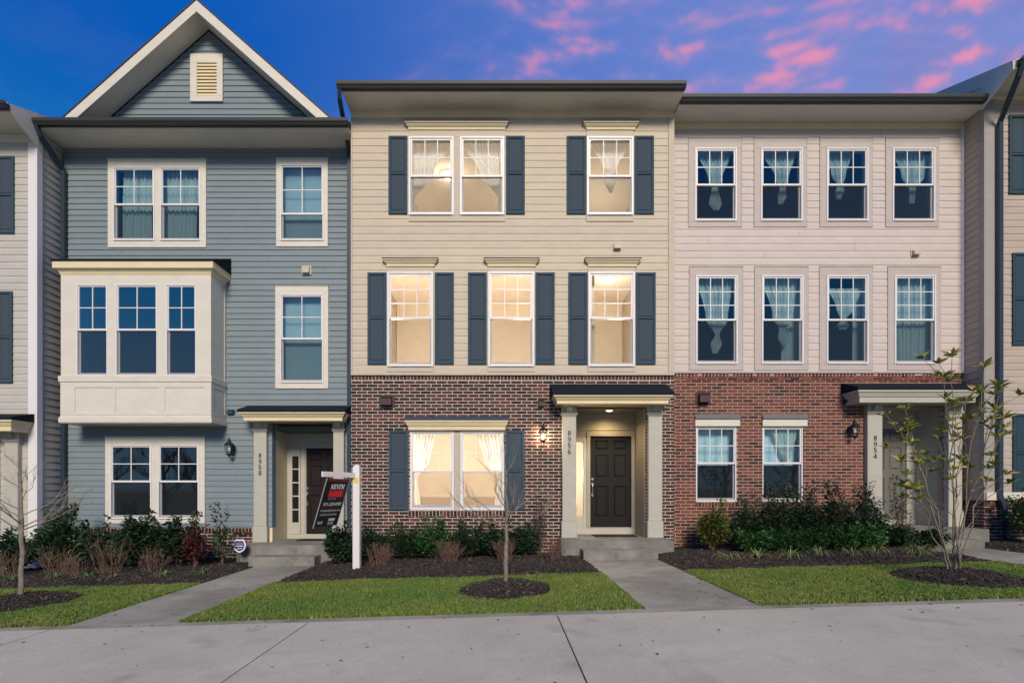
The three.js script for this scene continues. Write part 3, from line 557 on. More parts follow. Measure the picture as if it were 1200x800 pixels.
function addedLamp(x, floor, z, H, label, power) {               // added globe lamp, kept out of view, that brightens its room evenly
  const t = thing('added_lamp', label, 'added lamp', [x, floor, z], 'added unseen globe lamps inside the tan townhouse');
  part(t, 'base', new THREE.CylinderGeometry(0.13, 0.14, 0.02, 24).translate(x, floor + 0.011, z), M.iron); part(t, 'pole', new THREE.CylinderGeometry(0.012, 0.012, H - 0.14, 10).translate(x, floor + 0.02 + (H - 0.14) / 2, z), M.iron);
  part(t, 'globe', new THREE.SphereGeometry(0.13, 20, 14).translate(x, floor + H, z), mat(0.9, 0.86, 0.78, 0.5, { emissive: rgb(1, 0.86, 0.64), emissiveIntensity: 1.3 }));
  const p = new THREE.PointLight(rgb(1, 0.89, 0.73), power, 0, 2); p.position.set(x, floor + H, z); p.castShadow = true; p.shadow.radius = 6; scene.add(p);
}
// ---------------------------------------------------------------- the tan townhouse with brown brick (middle)
{
  const z = 0, E = elev(z), x0 = -3.27, x1 = 3.74, brickTop = E.y(438), soffitY = E.y(130);
  const h = thing('townhouse', 'tan townhouse with blue shutters, brown brick ground floor and lit windows', 'townhouse', [0.23, ground(0.23) - 0.05, z], 'row of three-storey townhouses');
  const w3 = [E.r(479, 161, 532, 253), E.r(539, 161, 591, 253), E.r(687.5, 161, 742, 253)], w2 = [[454, 508], [572, 626], [689, 743.5]].map(([a, b]) => E.r(a, 319, b, 430)), w1 = [E.r(480, 504.5, 532, 597.5), E.r(539, 504.5, 591, 597.5)];
  const rec = [1.6, 3.12], floorY = 0.36, topY = E.y(477);
  const porchHole = [rec[0], rec[1], -1, topY];
  const upperHoles = [...w3, ...w2];
  wallCore(h, x0, x1, brickTop - 0.05, soffitY + 0.1, z, upperHoles, M.tanSiding[0]);
  // surrounds of the upper windows: flat panel, header above
  const s3 = [E.r(479, 153, 592, 260), E.r(687, 153, 742.5, 260)], s2 = [[453.5, 508.5], [571.5, 626.5], [688.5, 744]].map(([a, b]) => E.r(a, 312, b, 436));
  for (const s of [...s3, ...s2]) surround(h, s, upperHoles, z, M.trimTan, 'window_trim', 0.03);
  for (const [a, b] of [[479, 592], [687, 744]]) header(h, E.x(a), E.x(b), E.y(153.5), E.y(146), z, 0.035);
  for (const [a, b] of [[453.5, 509.5], [571.5, 627.5], [689, 746]]) header(h, E.x(a), E.x(b), E.y(313), E.y(305.5), z, 0.035);
  const frieze = E.r(412, 129.5, 790, 139), base = [x0, x1, E.y(440), E.y(436.5)], cornL = [x0, x0 + 0.035, E.y(436.5), E.y(139)], cornR = [E.x(783), x1, E.y(436.5), E.y(139)];
  part(h, 'frieze_board', new G().cbox(x0, x1, frieze[2], frieze[3], z, z + 0.035), M.cream);
  part(h, 'trim_board', new G().cbox(x0, x1, E.y(440), E.y(436.5), z, z + 0.04), M.trimTan);
  for (const c of [cornL, cornR]) part(h, 'corner_board', new G().cbox(c[0], c[1], c[2], c[3], z, z + 0.03), M.trimTan);
  siding(h, [cornL[1], cornR[0], E.y(436.5), frieze[2]], z, 0.1585, DUTCH, [...s3, ...s2], M.tanSiding, 11);
  for (const [i, r] of w3.entries()) windowUnit(h, r, z + 0.05, { cols: 3, rows: 2, meet: E.y(207), glass: M.glass });
  for (const r of w2) windowUnit(h, r, z + 0.05, { cols: 3, rows: 3, meet: E.y(373), glass: M.glass });
  for (const r of w1) windowUnit(h, r, z - 0.02, { cols: 3, rows: 2, meet: E.y(552), glass: M.glass });
  for (const [a, b] of [[455.5, 477.5], [593, 615], [664, 686.5], [743.5, 766]]) shutter(h, E.r(a, 160.5, b, 251.5), z + 0.017, { mid: E.y(204) });
  for (const [a, b] of [[431, 453], [509.7, 532], [548.5, 570.5], [627.5, 650], [666, 688.2], [745, 768]]) shutter(h, E.r(a, 320, b, 427), z + 0.017, { mid: E.y(373) });
  for (const [a, b] of [[455.5, 478], [592.5, 614.5]]) shutter(h, E.r(a, 504.5, b, 597.5), z + 0.006, { mid: E.y(552) });
  // ground floor brick
  const mull = [E.x(480), E.x(591), E.y(597.5), E.y(504.5)];
  const y0 = ground(0) - 0.35, band = [x0, x1, E.y(445.2), brickTop, 0.0755], sillBand = [E.x(478), E.x(593), E.y(605), E.y(598), 0.0755], head1 = E.r(476, 486, 595, 504.5);
  const colHide = [[1.05, 3.6, -1, 3.72]], bh = [mull, porchHole];
  brickWork(h, x0, x1, y0, brickTop, z, bh, 'brown', M.mortarPale, [...colHide, E.r(455, 485, 615, 606), E.r(400, 606, 660, 700), E.r(440, 462, 465, 478)], [band, sillBand], 15);
  part(h, 'mullion', new G().cbox(E.x(532) + 0.002, E.x(539) - 0.002, E.y(597.5), E.y(504.5), z - 0.1, z - 0.028), M.trimTan);
  header(h, E.x(479), E.x(592), E.y(504), E.y(493), z, 0.1, M.cream);
  // roof
  roofSolid(h, x0 - 0.02, x1 + 0.02, soffitY, z, 0.525); gutter(h, -3.38, 3.775, E.y(130) + 0.01, z + 0.545);
  spout(h, [[-3.33, soffitY + 0.03, z + 0.6], [-3.36, soffitY - 0.12, z + 0.5], [-3.42, soffitY - 0.62, z - 0.37], [-3.42, 0.55, z - 0.37], [-3.42, 0.2, z - 0.2]]);
  body(h, x0, x1, y0, soffitY, z, 9.8, M.tanSiding[1]);
  rooms(h, x0, x1, z, 4.2, [[0.4, 3.55, [1.35], rec], [4.0, 6.98, [2.0]], [7.15, 9.42, [0.9]]], [], M.roomWarm);
  porch(h, { z, x0: rec[0], x1: rec[1], back: 0.82, floor: floorY, top: topY, eave: 3.36, wallTop: 3.686, roofX: [1.05, 3.57], cols: [[1.3, 1.6], [3.15, 3.45]], holes: [[2.02, 3.06, 0.47, 2.7], [1.66, 1.96, 0.72, 2.52]], m: M.trimPale, rearM: M.porchTan, sideM: M.porchTan, ceilM: M.porchTan });
  const zb = z - 0.82, d = [2.06, 3.02, 0.525, 2.64];
  part(h, 'threshold', new G().cbox(1.62, 3.1, floorY, 0.5, zb, zb + 0.03), M.trimPale);
  surround(h, [1.98, 3.1, 0.5, 2.74], [d], zb, M.porchTan, 'door_casing', 0.025); panelDoor(h, grow(d, 0.014), zb - 0.006, M.doorBlack, -1);
  part(h, 'transom_panel', new G().cbox(1.62, 3.1, 2.78, 2.8, zb, zb + 0.02).cbox(1.62, 3.1, 3.0, 3.02, zb, zb + 0.02), M.trimPale);
  const sl = part(h, 'sidelight', new G().cbox(1.61, 1.675, 0.5, 2.6, zb - 0.04, zb + 0.02).cbox(1.9, 1.97, 0.5, 2.6, zb - 0.04, zb + 0.02).cbox(1.675, 1.9, 2.5, 2.6, zb - 0.04, zb + 0.02).cbox(1.675, 1.9, 0.5, 0.79, zb - 0.04, zb + 0.02), M.trimPale);
  part(sl, 'pane', new G().quad([1.67, 0.78, zb - 0.02], [1.905, 0.78, zb - 0.02], [1.905, 2.51, zb - 0.02], [1.67, 2.51, zb - 0.02]), M.glass);
  const cols = h.children.filter(c => c.name === 'porch_column'); digits(cols[0], '8956', 1.45, 2.66, z + 0.12, 0.1, M.numeral);
  const st = thing('stoop', 'concrete stoop of two steps below the black door', 'steps', [2.4, ground(2.4), 0.3]);
  part(st, 'landing', new G().box(1.22, 3.53, ground(1.2) - 0.1, floorY - 0.001, -0.8, 0.62), M.stoop); part(st, 'step', new G().box(1.61, 3.08, ground(1.6) - 0.1, ground(2.4) + 0.185, 0.621, 1.03), M.stoop);
  const mt = solo('door_mat', box(2.06, 3.0, floorY, floorY + 0.016, -0.62, -0.16), mat(0.02, 0.018, 0.018, 1, { map: rep(T.soil, 6) }), 'black door mat in front of the black door', 'door mat');
  { // recessed porch light
    const x = 2.42, y = topY - 0.001, zz = -0.42, t = thing('recessed_light', 'small lit ceiling light inside the porch with black door', 'ceiling light', [x, y, zz]);
    part(t, 'trim_ring', new THREE.TorusGeometry(0.085, 0.014, 8, 28).rotateX(Math.PI / 2).translate(x, y - 0.002, zz), M.white);
    part(t, 'lens', new THREE.SphereGeometry(0.08, 24, 8, 0, 6.283, Math.PI / 2, Math.PI / 2).scale(1, 0.35, 1).translate(x, y, zz), mat(1, 0.9, 0.7, 0.4, { emissive: rgb(1, 0.75, 0.4), emissiveIntensity: 3 }));
    const p = new THREE.SpotLight(rgb(1, 0.7, 0.34), 2.2, 0, 1.35, 0.8, 2); p.position.set(x, y - 0.045, zz); p.target.position.set(x, 0, zz); p.castShadow = true; p.shadow.radius = 3; scene.add(p, p.target);
  }
  lantern(E.x(636), E.y(511), z, 'lit black coach lantern on the brown brick wall', true);
  ventHood(E.x(453.5), E.y(470), z, 0.33, 0.25, M.maroon, 'larger dark maroon vent on the brown brick wall', null, 0.14);
  ventHood(E.x(634), E.y(473), z, 0.15, 0.14, M.maroon, 'small dark maroon vent above the lit lantern', null, 0.08);
  ventHood(E.x(723), E.y(289.5), z + 0.01, 0.2, 0.15, M.beigePlastic, 'beige vent hood on the tan siding', null);
  domeLight(-1.37, 9.42, -1.9, 'lit bowl ceiling light behind the top floor double window', 0.8); domeLight(2.83, 6.98, -2.4, 'lit bowl ceiling light seen through the middle floor window above the porch', 0.8);
  addedLamp(-2.6, 7.15, -2.9, 0.75, 'added unseen globe lamp brightening the top floor room beside the tied-back curtains', 1.68); addedLamp(0.2, 7.15, -2.9, 0.75, 'added unseen globe lamp by the partition of the top floor room', 1.68); addedLamp(2.5, 7.15, -2.9, 0.75, 'added unseen globe lamp brightening the top floor room with the knotted curtain', 2.91);
  addedLamp(-2.7, 4.0, -1.6, 0.4, 'low added unseen globe lamp in the middle floor room by the outer wall', 6.72); addedLamp(0.6, 4.0, -1.6, 0.4, 'low added unseen globe lamp in the middle floor room behind the centre window', 6.72); addedLamp(2.85, 4.0, -1.6, 0.4, 'low added unseen globe lamp in the small middle floor room above the porch', 4.93);
  addedLamp(-2.85, 0.4, -0.7, 1.3, 'added unseen globe lamp in the ground floor room by the outer wall', 8.40); addedLamp(1.0, 0.4, -0.7, 1.3, 'added unseen globe lamp in the ground floor room by the hallway wall', 7.28); addedLamp(1.65, 0.4, -2.6, 1.5, 'added unseen globe lamp brightening the hallway behind the sidelight', 5);
  part(h, 'interior_wainscot', new G().box(-3.13, 1.29, 0.41, 1.16, z - 4.199, z - 4.18), mat(0.45, 0.36, 0.28, 0.8)); part(h, 'chair_rail', new G().cbox(-3.13, 1.29, 1.17, 1.23, z - 4.199, z - 4.16), M.white);
  const zc = z - 0.2, S = elev(zc), k = l => keys(l.map(([t, a, b]) => [t, S.x(a), S.x(b)]));
  const g3 = 'tied-back curtains in the top floor double window', l3 = 'white sheer curtain tied back in the top floor double window';
  curtain(k([[0, 480, 531], [0.45, 480, 508], [0.8, 480, 487], [1, 480, 492]]), S.y(163), S.y(252), zc, 11, 0.009, l3, g3);
  curtain(k([[0, 540, 591], [0.45, 562, 591], [0.8, 584, 591], [1, 580, 591]]), S.y(163), S.y(252), zc, 11, 0.009, l3, g3);
  curtain(k([[0, 690, 740], [0.12, 694, 736], [0.5, 706, 724], [0.62, 712, 720], [0.66, 711, 721], [0.78, 708, 722], [1, 714, 717]]), S.y(164), S.y(226), zc, 9, 0.01, 'white curtain gathered into a knot in the top floor single window', null);
  const g1 = 'tied-back curtains in the ground floor double window', l1 = 'white curtain tied back in the lit ground floor double window';
  curtain(k([[0, 481, 510], [0.35, 481, 504], [0.62, 481, 489], [1, 481, 493]]), S.y(506), S.y(596), zc, 8, 0.01, l1, g1);
  curtain(k([[0, 558, 591], [0.35, 566, 591], [0.62, 583, 591], [1, 579, 591]]), S.y(506), S.y(596), zc, 8, 0.01, l1, g1);
}
// ---------------------------------------------------------------- the blue townhouse with gable and box bay
{
  const z = -0.45, E = elev(z), x0 = -9.88, x1 = -3.28, soffitY = E.y(174), baseY = E.y(618);
  const h = thing('townhouse', 'blue-grey townhouse with a gable and a white box bay window', 'townhouse', [-6.6, ground(-6.6) - 0.05, z], 'row of three-storey townhouses');
  const w = { a: E.r(133, 196.5, 182, 283), b: E.r(188, 196.5, 236, 283), c: E.r(328.5, 193.5, 380, 283), d: E.r(328.5, 345, 379.5, 449), e: E.r(129.5, 521, 178.5, 608), f: E.r(185.5, 521, 234, 608) };
  const holes = Object.values(w), tr = [E.r(127, 187.5, 242, 290.5), E.r(324, 187, 384.5, 289.5), E.r(323, 336, 385, 455.5), E.r(124, 512, 240.5, 613)];
  const rec = [-5.18, -3.74], floorY = 0.215, topY = E.y(496), porchHole = [rec[0], rec[1], -2, topY], yb = ground(-7) - 0.45;
  const bayHole = [-9.2, -6.45, E.y(448) + 0.02, E.y(322) - 0.1];
  wallCore(h, x0, x1, baseY, soffitY + 0.1, z, [...holes, porchHole, bayHole], M.blueSiding[0]);
  for (const t of tr) surround(h, t, holes, z, M.white);
  for (const t of tr) part(h, 'drip_cap', new G().cbox(t[0] - 0.012, t[1] + 0.012, t[3] + 0.001, t[3] + 0.018, z, z + 0.05), M.white);
  const frieze = [x0, x1, E.y(179), soffitY - 0.013];
  part(h, 'frieze_board', new G().cbox(x0, x1, frieze[2], frieze[3], z, z + 0.025), M.blueSiding[1]);
  siding(h, [x0, x1, baseY + 0.02, frieze[2]], z, 0.13, LAP, [...tr.map(t => grow(t, 0.002)), porchHole, grow(bayHole, 0.22, 0.22, 0.7, 0.45)], M.blueSiding, 21);
  for (const [k, r] of Object.entries(w)) windowUnit(h, r, z + 0.045, { fw: 0.032, sw: 0.027, meet: { a: E.y(240), b: E.y(240), c: E.y(251), d: E.y(397), e: E.y(564), f: E.y(564) }[k] });
  brickWork(h, x0, x1, yb, baseY, z + 0.03, [[rec[0] - 0.3, rec[1] + 0.4, -2, 5]], 'brown', M.mortarPale, [[-12, -6.2, -3, 3]], [[x0, x1, baseY - 0.12, baseY, 0.0755]], 25, 120);
  // box bay
  const zb = 0.16, Bz = elev(zb), bx0 = -9.43, bx1 = -6.22, bw = [Bz.r(89, 333, 126, 441), Bz.r(135, 333, 184.5, 441), Bz.r(194, 333, 230, 441)], yTop = Bz.y(321), ySill = Bz.y(441.5), yLedge = Bz.y(448), yBot = Bz.y(493);
  const bay = new G(); for (const [a, b, c, d] of minus([bx0, bx1, yBot, yTop], bw)) bay.box(a, b, c, d, zb - 0.12, zb);
  bay.box(bx0, bx0 + 0.1, yBot, yTop, z, zb - 0.121).box(bx1 - 0.1, bx1, yBot, yTop, z, zb - 0.121).box(bx0, bx1, yBot - 0.02, yBot - 0.001, z, zb);
  const by = part(h, 'bay', bay, M.white);
  part(by, 'bay_crown', new G().flared(bx0, bx1, z, zb, [[yTop - 0.02, 0.004], [yTop + 0.05, 0.03], [yTop + 0.1, 0.09], [Bz.y(316), 0.1], [Bz.y(308), 0.1]]), M.cream);
  part(by, 'bay_roof', new G().prismX([[z, Bz.y(308) + 0.002], [zb + 0.13, Bz.y(308) + 0.002], [zb + 0.13, Bz.y(308) + 0.03], [z, E.y(303)]], bx0 - 0.12, bx1 + 0.12), M.metalRoof);
  part(by, 'bay_ledge', new G().flared(bx0, bx1, z, zb, [[yLedge - 0.02, 0.012], [yLedge + 0.01, 0.012], [yLedge + 0.012, 0.03], [ySill + 0.01, 0.035], [ySill + 0.02, 0.02]]), M.white);
  part(by, 'bay_base_trim', new G().flared(bx0, bx1, z, zb, [[yBot - 0.03, 0.03], [yBot + 0.07, 0.03], [yBot + 0.075, 0.012], [yBot + 0.12, 0.008]]), M.white);
  part(by, 'bay_soffit', box(bx0 - 0.02, bx1 + 0.02, yBot - 0.045, yBot - 0.031, z, zb + 0.02), M.white);
  const pl = [[88, 132], [135.5, 186], [193.5, 240]].map(([a, b]) => [Bz.x(a), Bz.x(b)]), pg = new G();
  for (const [a, b, c, d] of minus([bx0, bx1, yBot + 0.12, yLedge - 0.02], pl.map(([a, b]) => [a, b, Bz.y(483), Bz.y(454)]))) pg.cbox(a, b, c, d, zb, zb + 0.014, 0.002);
  pg.box(bx1 + 0.001, bx1 + 0.012, yBot + 0.12, yLedge - 0.02, z, z + 0.08).box(bx1 + 0.001, bx1 + 0.012, yBot + 0.12, yLedge - 0.02, zb - 0.09, zb + 0.014).box(bx1 + 0.001, bx1 + 0.012, yLedge - 0.1, yLedge - 0.02, z + 0.081, zb - 0.091).box(bx1 + 0.001, bx1 + 0.012, yBot + 0.12, yBot + 0.2, z + 0.081, zb - 0.091);
  pg.box(bx1 + 0.001, bx1 + 0.012, ySill + 0.02, yTop - 0.02, z, z + 0.09);
  part(by, 'bay_panel_frame', pg, M.white);
  for (const r of bw) windowUnit(h, r, zb + 0.012, { fw: 0.028, sw: 0.025, meet: Bz.y(386), glass: M.bayGlass });
  // eaves, gable
  roofSolid(h, x0, x1 + 0.02, soffitY, z, 0.64); gutter(h, -10.02, -3.25, soffitY + 0.01, z + 0.66);
  spout(h, [[-9.86, soffitY + 0.03, z + 0.72], [-9.85, soffitY - 0.15, z + 0.62], [-9.82, soffitY - 0.55, z + 0.09], [-9.82, 0.3, z + 0.09], [-9.82, 0.05, z + 0.2]]);
  const gx = -6.6, ga = 11.73, sl = 0.885, foot = 9.2, hw = (ga - foot) / sl;
  part(h, 'gable_wall', new G().prismZ([[gx - hw, foot], [gx + hw, foot], [gx, ga]], z - 0.14, z - 0.001), M.blueSiding[2]);
  { const q = rng(8); for (let y = foot; y < ga - 0.03; y += 0.13) { const y2 = Math.min(y + 0.13, ga - 0.005), a = (ga - y) / sl, b = (ga - y2) / sl; const g = new G(); const vx = [gx - 0.34, gx + 0.34], vy = [E.y(120), E.y(65)];
      const piece = (p0, p1, q0, q1) => g.quad([p0, y, z + 0.02], [p1, y, z + 0.02], [q1, y2, z + 0.003], [q0, y2, z + 0.003]).quad([p0, y, z], [p1, y, z], [p1, y, z + 0.02], [p0, y, z + 0.02]);
      piece(gx - a, gx + a, gx - b, gx + b); part(h, 'siding_board', g, M.blueSiding[Math.floor(q() * 5)]); } }
  const v = E.r(224, 65, 262, 120.5), vi = E.r(232, 75.5, 255, 114), vt = surround(h, v, [vi], z + 0.02, M.white, 'gable_vent', 0.035);
  part(vt, 'vent_back', box(vi[0], vi[1], vi[2], vi[3], z + 0.001, z + 0.022), M.cream);
  for (let i = 0; i < 10; i++) { const y = lerp(vi[2], vi[3], (i + 0.5) / 10), hh = (vi[3] - vi[2]) / 20; part(vt, 'louvre', new G().prismX([[z + 0.024, y + hh * 0.9], [z + 0.05, y - hh * 0.6], [z + 0.05, y - hh * 0.85], [z + 0.024, y - hh * 0.2]], vi[0], vi[1]), M.cream); }
  const zf = z + 0.46, ext = 2.9, th = 0.2;                      // gable roof slabs and rake boards
  for (const s of [-1, 1]) {
    const P = (d, o) => [gx + s * d, ga + 0.03 - d * sl + o];
    part(h, 'gable_roof', new G().prismZ([P(0, 0.06), P(ext, 0.06), P(ext, 0.25), P(0, 0.25)], z - 5, zf), M.shingle);
    part(h, 'gable_soffit', new G().prismZ([P(0, 0), P(ext, 0), P(ext, 0.055), P(0, 0.055)], z + 0.022, zf - 0.005), M.white);
    part(h, 'rake_board', new G().prismZ([P(0, -0.03), P(ext, -0.03), P(ext, 0.215), P(0, 0.215)], zf + 0.001, zf + 0.03), M.white);
    part(h, 'rake_edge', new G().prismZ([P(0, 0.217), P(ext, 0.217), P(ext, 0.25), P(0, 0.25)], zf + 0.001, zf + 0.045), M.gutter);
  }
  body(h, x0, x1, yb, soffitY, z, 9.8, M.blueSiding[1]);
  rooms(h, x0, x1, z, 3.4, [[0.25, 2.75, [-5.35], rec], [3.1, 6.0, [-5.6]], [6.3, 9.05, [-5.8]]], [], M.roomDim);
  porch(h, { z, x0: rec[0], x1: rec[1], back: 0.8, floor: floorY, top: topY, eave: 3.075, wallTop: 3.3, roofX: [-5.7, -3.36], cols: [[-5.55, -5.26], [-3.77, -3.53]], holes: [[-4.72, -3.75, 0.32, 2.4], [-5.1, -4.82, 0.32, 2.4]], m: M.trimPale, sideM: M.cream });
  const zd = z - 0.8, D = elev(zd), d = [D.x(357.6), D.x(357.6) + 0.94, D.y(625.5), D.y(525)];
  part(h, 'threshold', new G().cbox(rec[0], rec[1], floorY, d[2] - 0.005, zd, zd + 0.03), M.trimPale);
  surround(h, [D.x(352.5), rec[1] + 0.02, d[2] - 0.005, d[3] + 0.09], [d], zd, M.trimPale, 'door_casing', 0.025); panelDoor(h, grow(d, 0.014), zd - 0.006, M.doorBrown, -1);
  const s0 = D.x(338.5), s1 = D.x(352), sg = D.r(342.5, 533, 350, 612), slf = new G(); for (const r of minus([s0, s1, d[2], d[3] + 0.03], [sg])) slf.cbox(r[0], r[1], r[2], r[3], zd - 0.03, zd + 0.02, 0.003);
  const sd = part(h, 'sidelight', slf, M.trimPale);
  for (let i = 0; i < 5; i++) { const a = lerp(sg[2], sg[3], i / 5), b = lerp(sg[2], sg[3], (i + 1) / 5); part(sd, 'pane', new G().quad([sg[0], a, zd - 0.01], [sg[1], a, zd - 0.01], [sg[1], b - 0.03, zd - 0.01], [sg[0], b - 0.03, zd - 0.01]), M.tealGlass); part(sd, 'glazing_bar', box(sg[0], sg[1], b - 0.03, b, zd - 0.03, zd + 0.012), M.trimPale); }
  digits(h.children.filter(c => c.name === 'porch_column')[0], '8958', -5.4, E.y(531.5), z + 0.12, 0.098, M.numeral);
  const st = thing('stoop', 'weathered concrete stoop below the dark brown door', 'steps', [-4.6, ground(-4.6), 0]);
  part(st, 'landing', new G().box(-5.68, -3.5, ground(-5) - 0.25, floorY - 0.001, z - 0.79, 0.16), M.stoop); part(st, 'step', new G().box(-5.23, -3.87, ground(-5) - 0.25, ground(-4.6) + 0.2, 0.161, 0.54), M.stoop);
  solo('door_mat', box(-4.75, -3.9, floorY, floorY + 0.016, zd + 0.15, zd + 0.55), mat(0.02, 0.018, 0.018, 1, { map: rep(T.soil, 6) }), 'dark door mat in front of the brown door', 'door mat');
  lantern(E.x(273.5), E.y(527), z + 0.02, 'unlit black coach lantern on the blue siding', false);
  ventHood(E.x(359.5), E.y(317), z + 0.012, 0.22, 0.2, M.beigePlastic, 'beige vent hood on the blue siding beside the bay', null);
  ventHood(E.x(271), E.y(483), z + 0.012, 0.17, 0.12, M.tealShutter, 'small dark vent box between bay and porch roof', null, 0.07);
  const zc = z - 0.16, S = elev(zc);
  const k = l => keys(l.map(([t, a, b]) => [t, S.x(a), S.x(b)])), gg = 'sheer curtains in the blue townhouse top floor', ll = 'sheer curtain hanging in the top floor double window of the blue townhouse';
  curtain(k([[0, 145, 178], [1, 143, 178]]), S.y(199), S.y(280), zc, 7, 0.02, ll, gg); curtain(k([[0, 191, 232], [1, 191, 230]]), S.y(199), S.y(280), zc, 8, 0.02, ll, gg);
  venetian([S.x(331), S.x(378), S.y(281), S.y(198)], zc, 'white slatted blind in the narrow top floor window of the blue townhouse'); venetian([S.x(331.5), S.x(377), S.y(447), S.y(349)], zc, 'white slatted blind in the window above the blue townhouse porch');
}
// ---------------------------------------------------------------- the pink-beige townhouse with red brick
{
  const z = -0.3, E = elev(z), x0 = 3.76, x1 = 10.29, brickTop = E.y(437), soffitY = E.y(144);
  const h = thing('townhouse', 'pinkish beige townhouse with red brick ground floor and eight upper windows', 'townhouse', [7, ground(7) - 0.05, z], 'row of three-storey townhouses');
  const c3 = [[814, 863], [891, 940], [968, 1017], [1045, 1095]], c2 = [[815, 864], [892, 941], [968, 1017], [1047.5, 1096]];
  const w3 = c3.map(([a, b]) => E.r(a, 174, b, 260)), w2 = c2.map(([a, b]) => E.r(a, 323, b, 427)), w1 = [E.r(816, 499.5, 864, 588), E.r(894, 499.5, 942, 588)];
  const t3 = [[807, 868.5], [884, 945], [961, 1022], [1038, 1099.5]].map(([a, b]) => E.r(a, 162.5, b, 266.5)), t2 = [[808, 870], [884.5, 946.5], [960.5, 1022], [1040.5, 1102]].map(([a, b]) => E.r(a, 313, b, 434));
  const rec = [8.4, 9.85], floorY = 0.575, topY = E.y(475.5), porchHole = [rec[0], rec[1], -1, topY], yb = ground(7) - 0.5;
  wallCore(h, x0, x1, brickTop - 0.05, soffitY + 0.1, z, [...w3, ...w2], M.pinkSiding[0]);
  for (const t of [...t3, ...t2]) { surround(h, t, [...w3, ...w2], z, M.trimPink, 'window_trim', 0.028); const j = new G(); j.box(t[0] - 0.012, t[1] + 0.012, t[3] + 0.001, t[3] + 0.016, z, z + 0.04).box(t[0] - 0.012, t[0] - 0.001, t[2], t[3], z, z + 0.03); part(h, 'trim_channel', j, M.trimTan); }
  part(h, 'frieze_board', new G().cbox(x0, x1, E.y(152), soffitY - 0.013, z, z + 0.035), M.cream); part(h, 'trim_board', new G().cbox(x0, x1, E.y(437.5), E.y(435), z, z + 0.035), M.trimPink);
  part(h, 'corner_board', new G().cbox(x1 - 0.05, x1, E.y(435), E.y(152), z, z + 0.03), M.vinyl);
  siding(h, [x0, x1 - 0.05, E.y(435), E.y(152)], z, 0.158, DUTCH, [...t3, ...t2].map(t => grow(t, 0.013, 0.013, 0, 0.017)), M.pinkSiding, 31);
  for (const r of w3) windowUnit(h, r, z + 0.045, { fw: 0.035, sw: 0.03, cols: 3, rows: 2, meet: E.y(217) });
  for (const r of w2) windowUnit(h, r, z + 0.045, { fw: 0.035, sw: 0.03, cols: 3, rows: 3, meet: E.y(375) });
  for (const r of w1) windowUnit(h, r, z - 0.02, { fw: 0.032, sw: 0.028, cols: 3, rows: 2, meet: E.y(542.5) });
  const bands = [[x0, x1, E.y(443), brickTop, 0.077], ...w1.map(r => [r[0] - 0.03, r[1] + 0.03, r[2] - 0.115, r[2], 0.0755])];
  brickWork(h, x0, x1, yb, brickTop, z, [...w1, porchHole], 'red', M.mortarTan, [[7.5, 11, -2, 3.8], E.r(812, 485, 868, 600), E.r(890, 485, 947, 600), [3, 12, -2, E.y(585)], E.r(780, 440, 798, 700)], bands, 35);
  for (const [a, b] of [[815, 866.5], [894, 945.5]]) { const l = part(h, 'window_lintel', new G().cbox(E.x(a) - 0.01, E.x(b) + 0.01, E.y(499.5), E.y(491), z, z + 0.03), M.white); part(l, 'header_cap', new G().prismX([[z, E.y(491) + 0.001], [z + 0.06, E.y(491) + 0.001], [z + 0.06, E.y(491) + 0.02], [z, E.y(485)]], E.x(a) - 0.012, E.x(b) + 0.012), mat(0.13, 0.13, 0.13, 0.6)); }
  roofSolid(h, x0, x1 - 0.02, soffitY, z, 0.53); gutter(h, x0, x1 - 0.02, soffitY + 0.01, z + 0.55);
  body(h, x0, x1, yb, soffitY, z, 9.8, M.pinkSiding[1]);
  rooms(h, x0, x1, z, 3.2, [[0.6, 3.6, [8.0], rec], [4.0, 6.85, [7.0]], [7.1, 9.5, [7.0]]], [], M.roomDim);
  porch(h, { z, x0: rec[0], x1: rec[1], back: 0.8, floor: floorY, top: topY, eave: 3.526, wallTop: 3.766, roofX: [7.56, 10.24], cols: [[8.07, 8.4], [9.86, 10.16]], holes: [[8.68, 9.66, 0.6, 2.95]], m: M.trimPale, ceilM: M.trimPale, crown: M.trimPale });
  const zd = z - 0.8, d = [8.72, 9.64, floorY + 0.12, 2.85];
  part(h, 'threshold', new G().cbox(rec[0], rec[1], floorY, floorY + 0.115, zd, zd + 0.03), M.trimPale);
  surround(h, [8.62, 9.74, floorY + 0.116, 2.95], [d], zd, M.trimPale, 'door_casing', 0.025); panelDoor(h, grow(d, 0.014), zd - 0.006, M.doorGrey, -1);
  digits(h.children.filter(c => c.name === 'porch_column')[0], '8954', 8.235, elev(z + 0.12).y(510.5), z + 0.12, 0.1, M.numeral);
  const st = thing('stoop', 'concrete stoop behind the leafy multi-stem tree', 'steps', [9, ground(9), 0]);
  part(st, 'landing', new G().box(7.95, 10.2, ground(8) - 0.2, floorY - 0.001, z - 0.79, 0.4), M.stoop); part(st, 'step', new G().box(8.2, 9.72, ground(8) - 0.2, ground(9) + 0.18, 0.401, 0.81), M.stoop);
  lantern(E.x(996), E.y(506), z, 'unlit black coach lantern on the red brick wall', false);
  ventHood(E.x(824), E.y(466.5), z, 0.32, 0.26, M.maroon, 'larger dark maroon vent on the red brick wall', null, 0.14);
  ventHood(E.x(993.5), E.y(468), z, 0.2, 0.15, M.maroon, 'small dark maroon vent above the unlit lantern on red brick', null, 0.08);
  ventHood(E.x(1072), E.y(297), z + 0.01, 0.2, 0.14, M.beigePlastic, 'beige vent hood on the pinkish siding', null);
  const zc = z - 0.16, S = elev(zc), k = l => keys(l.map(([t, a, b]) => [t, S.x(a), S.x(b)]));
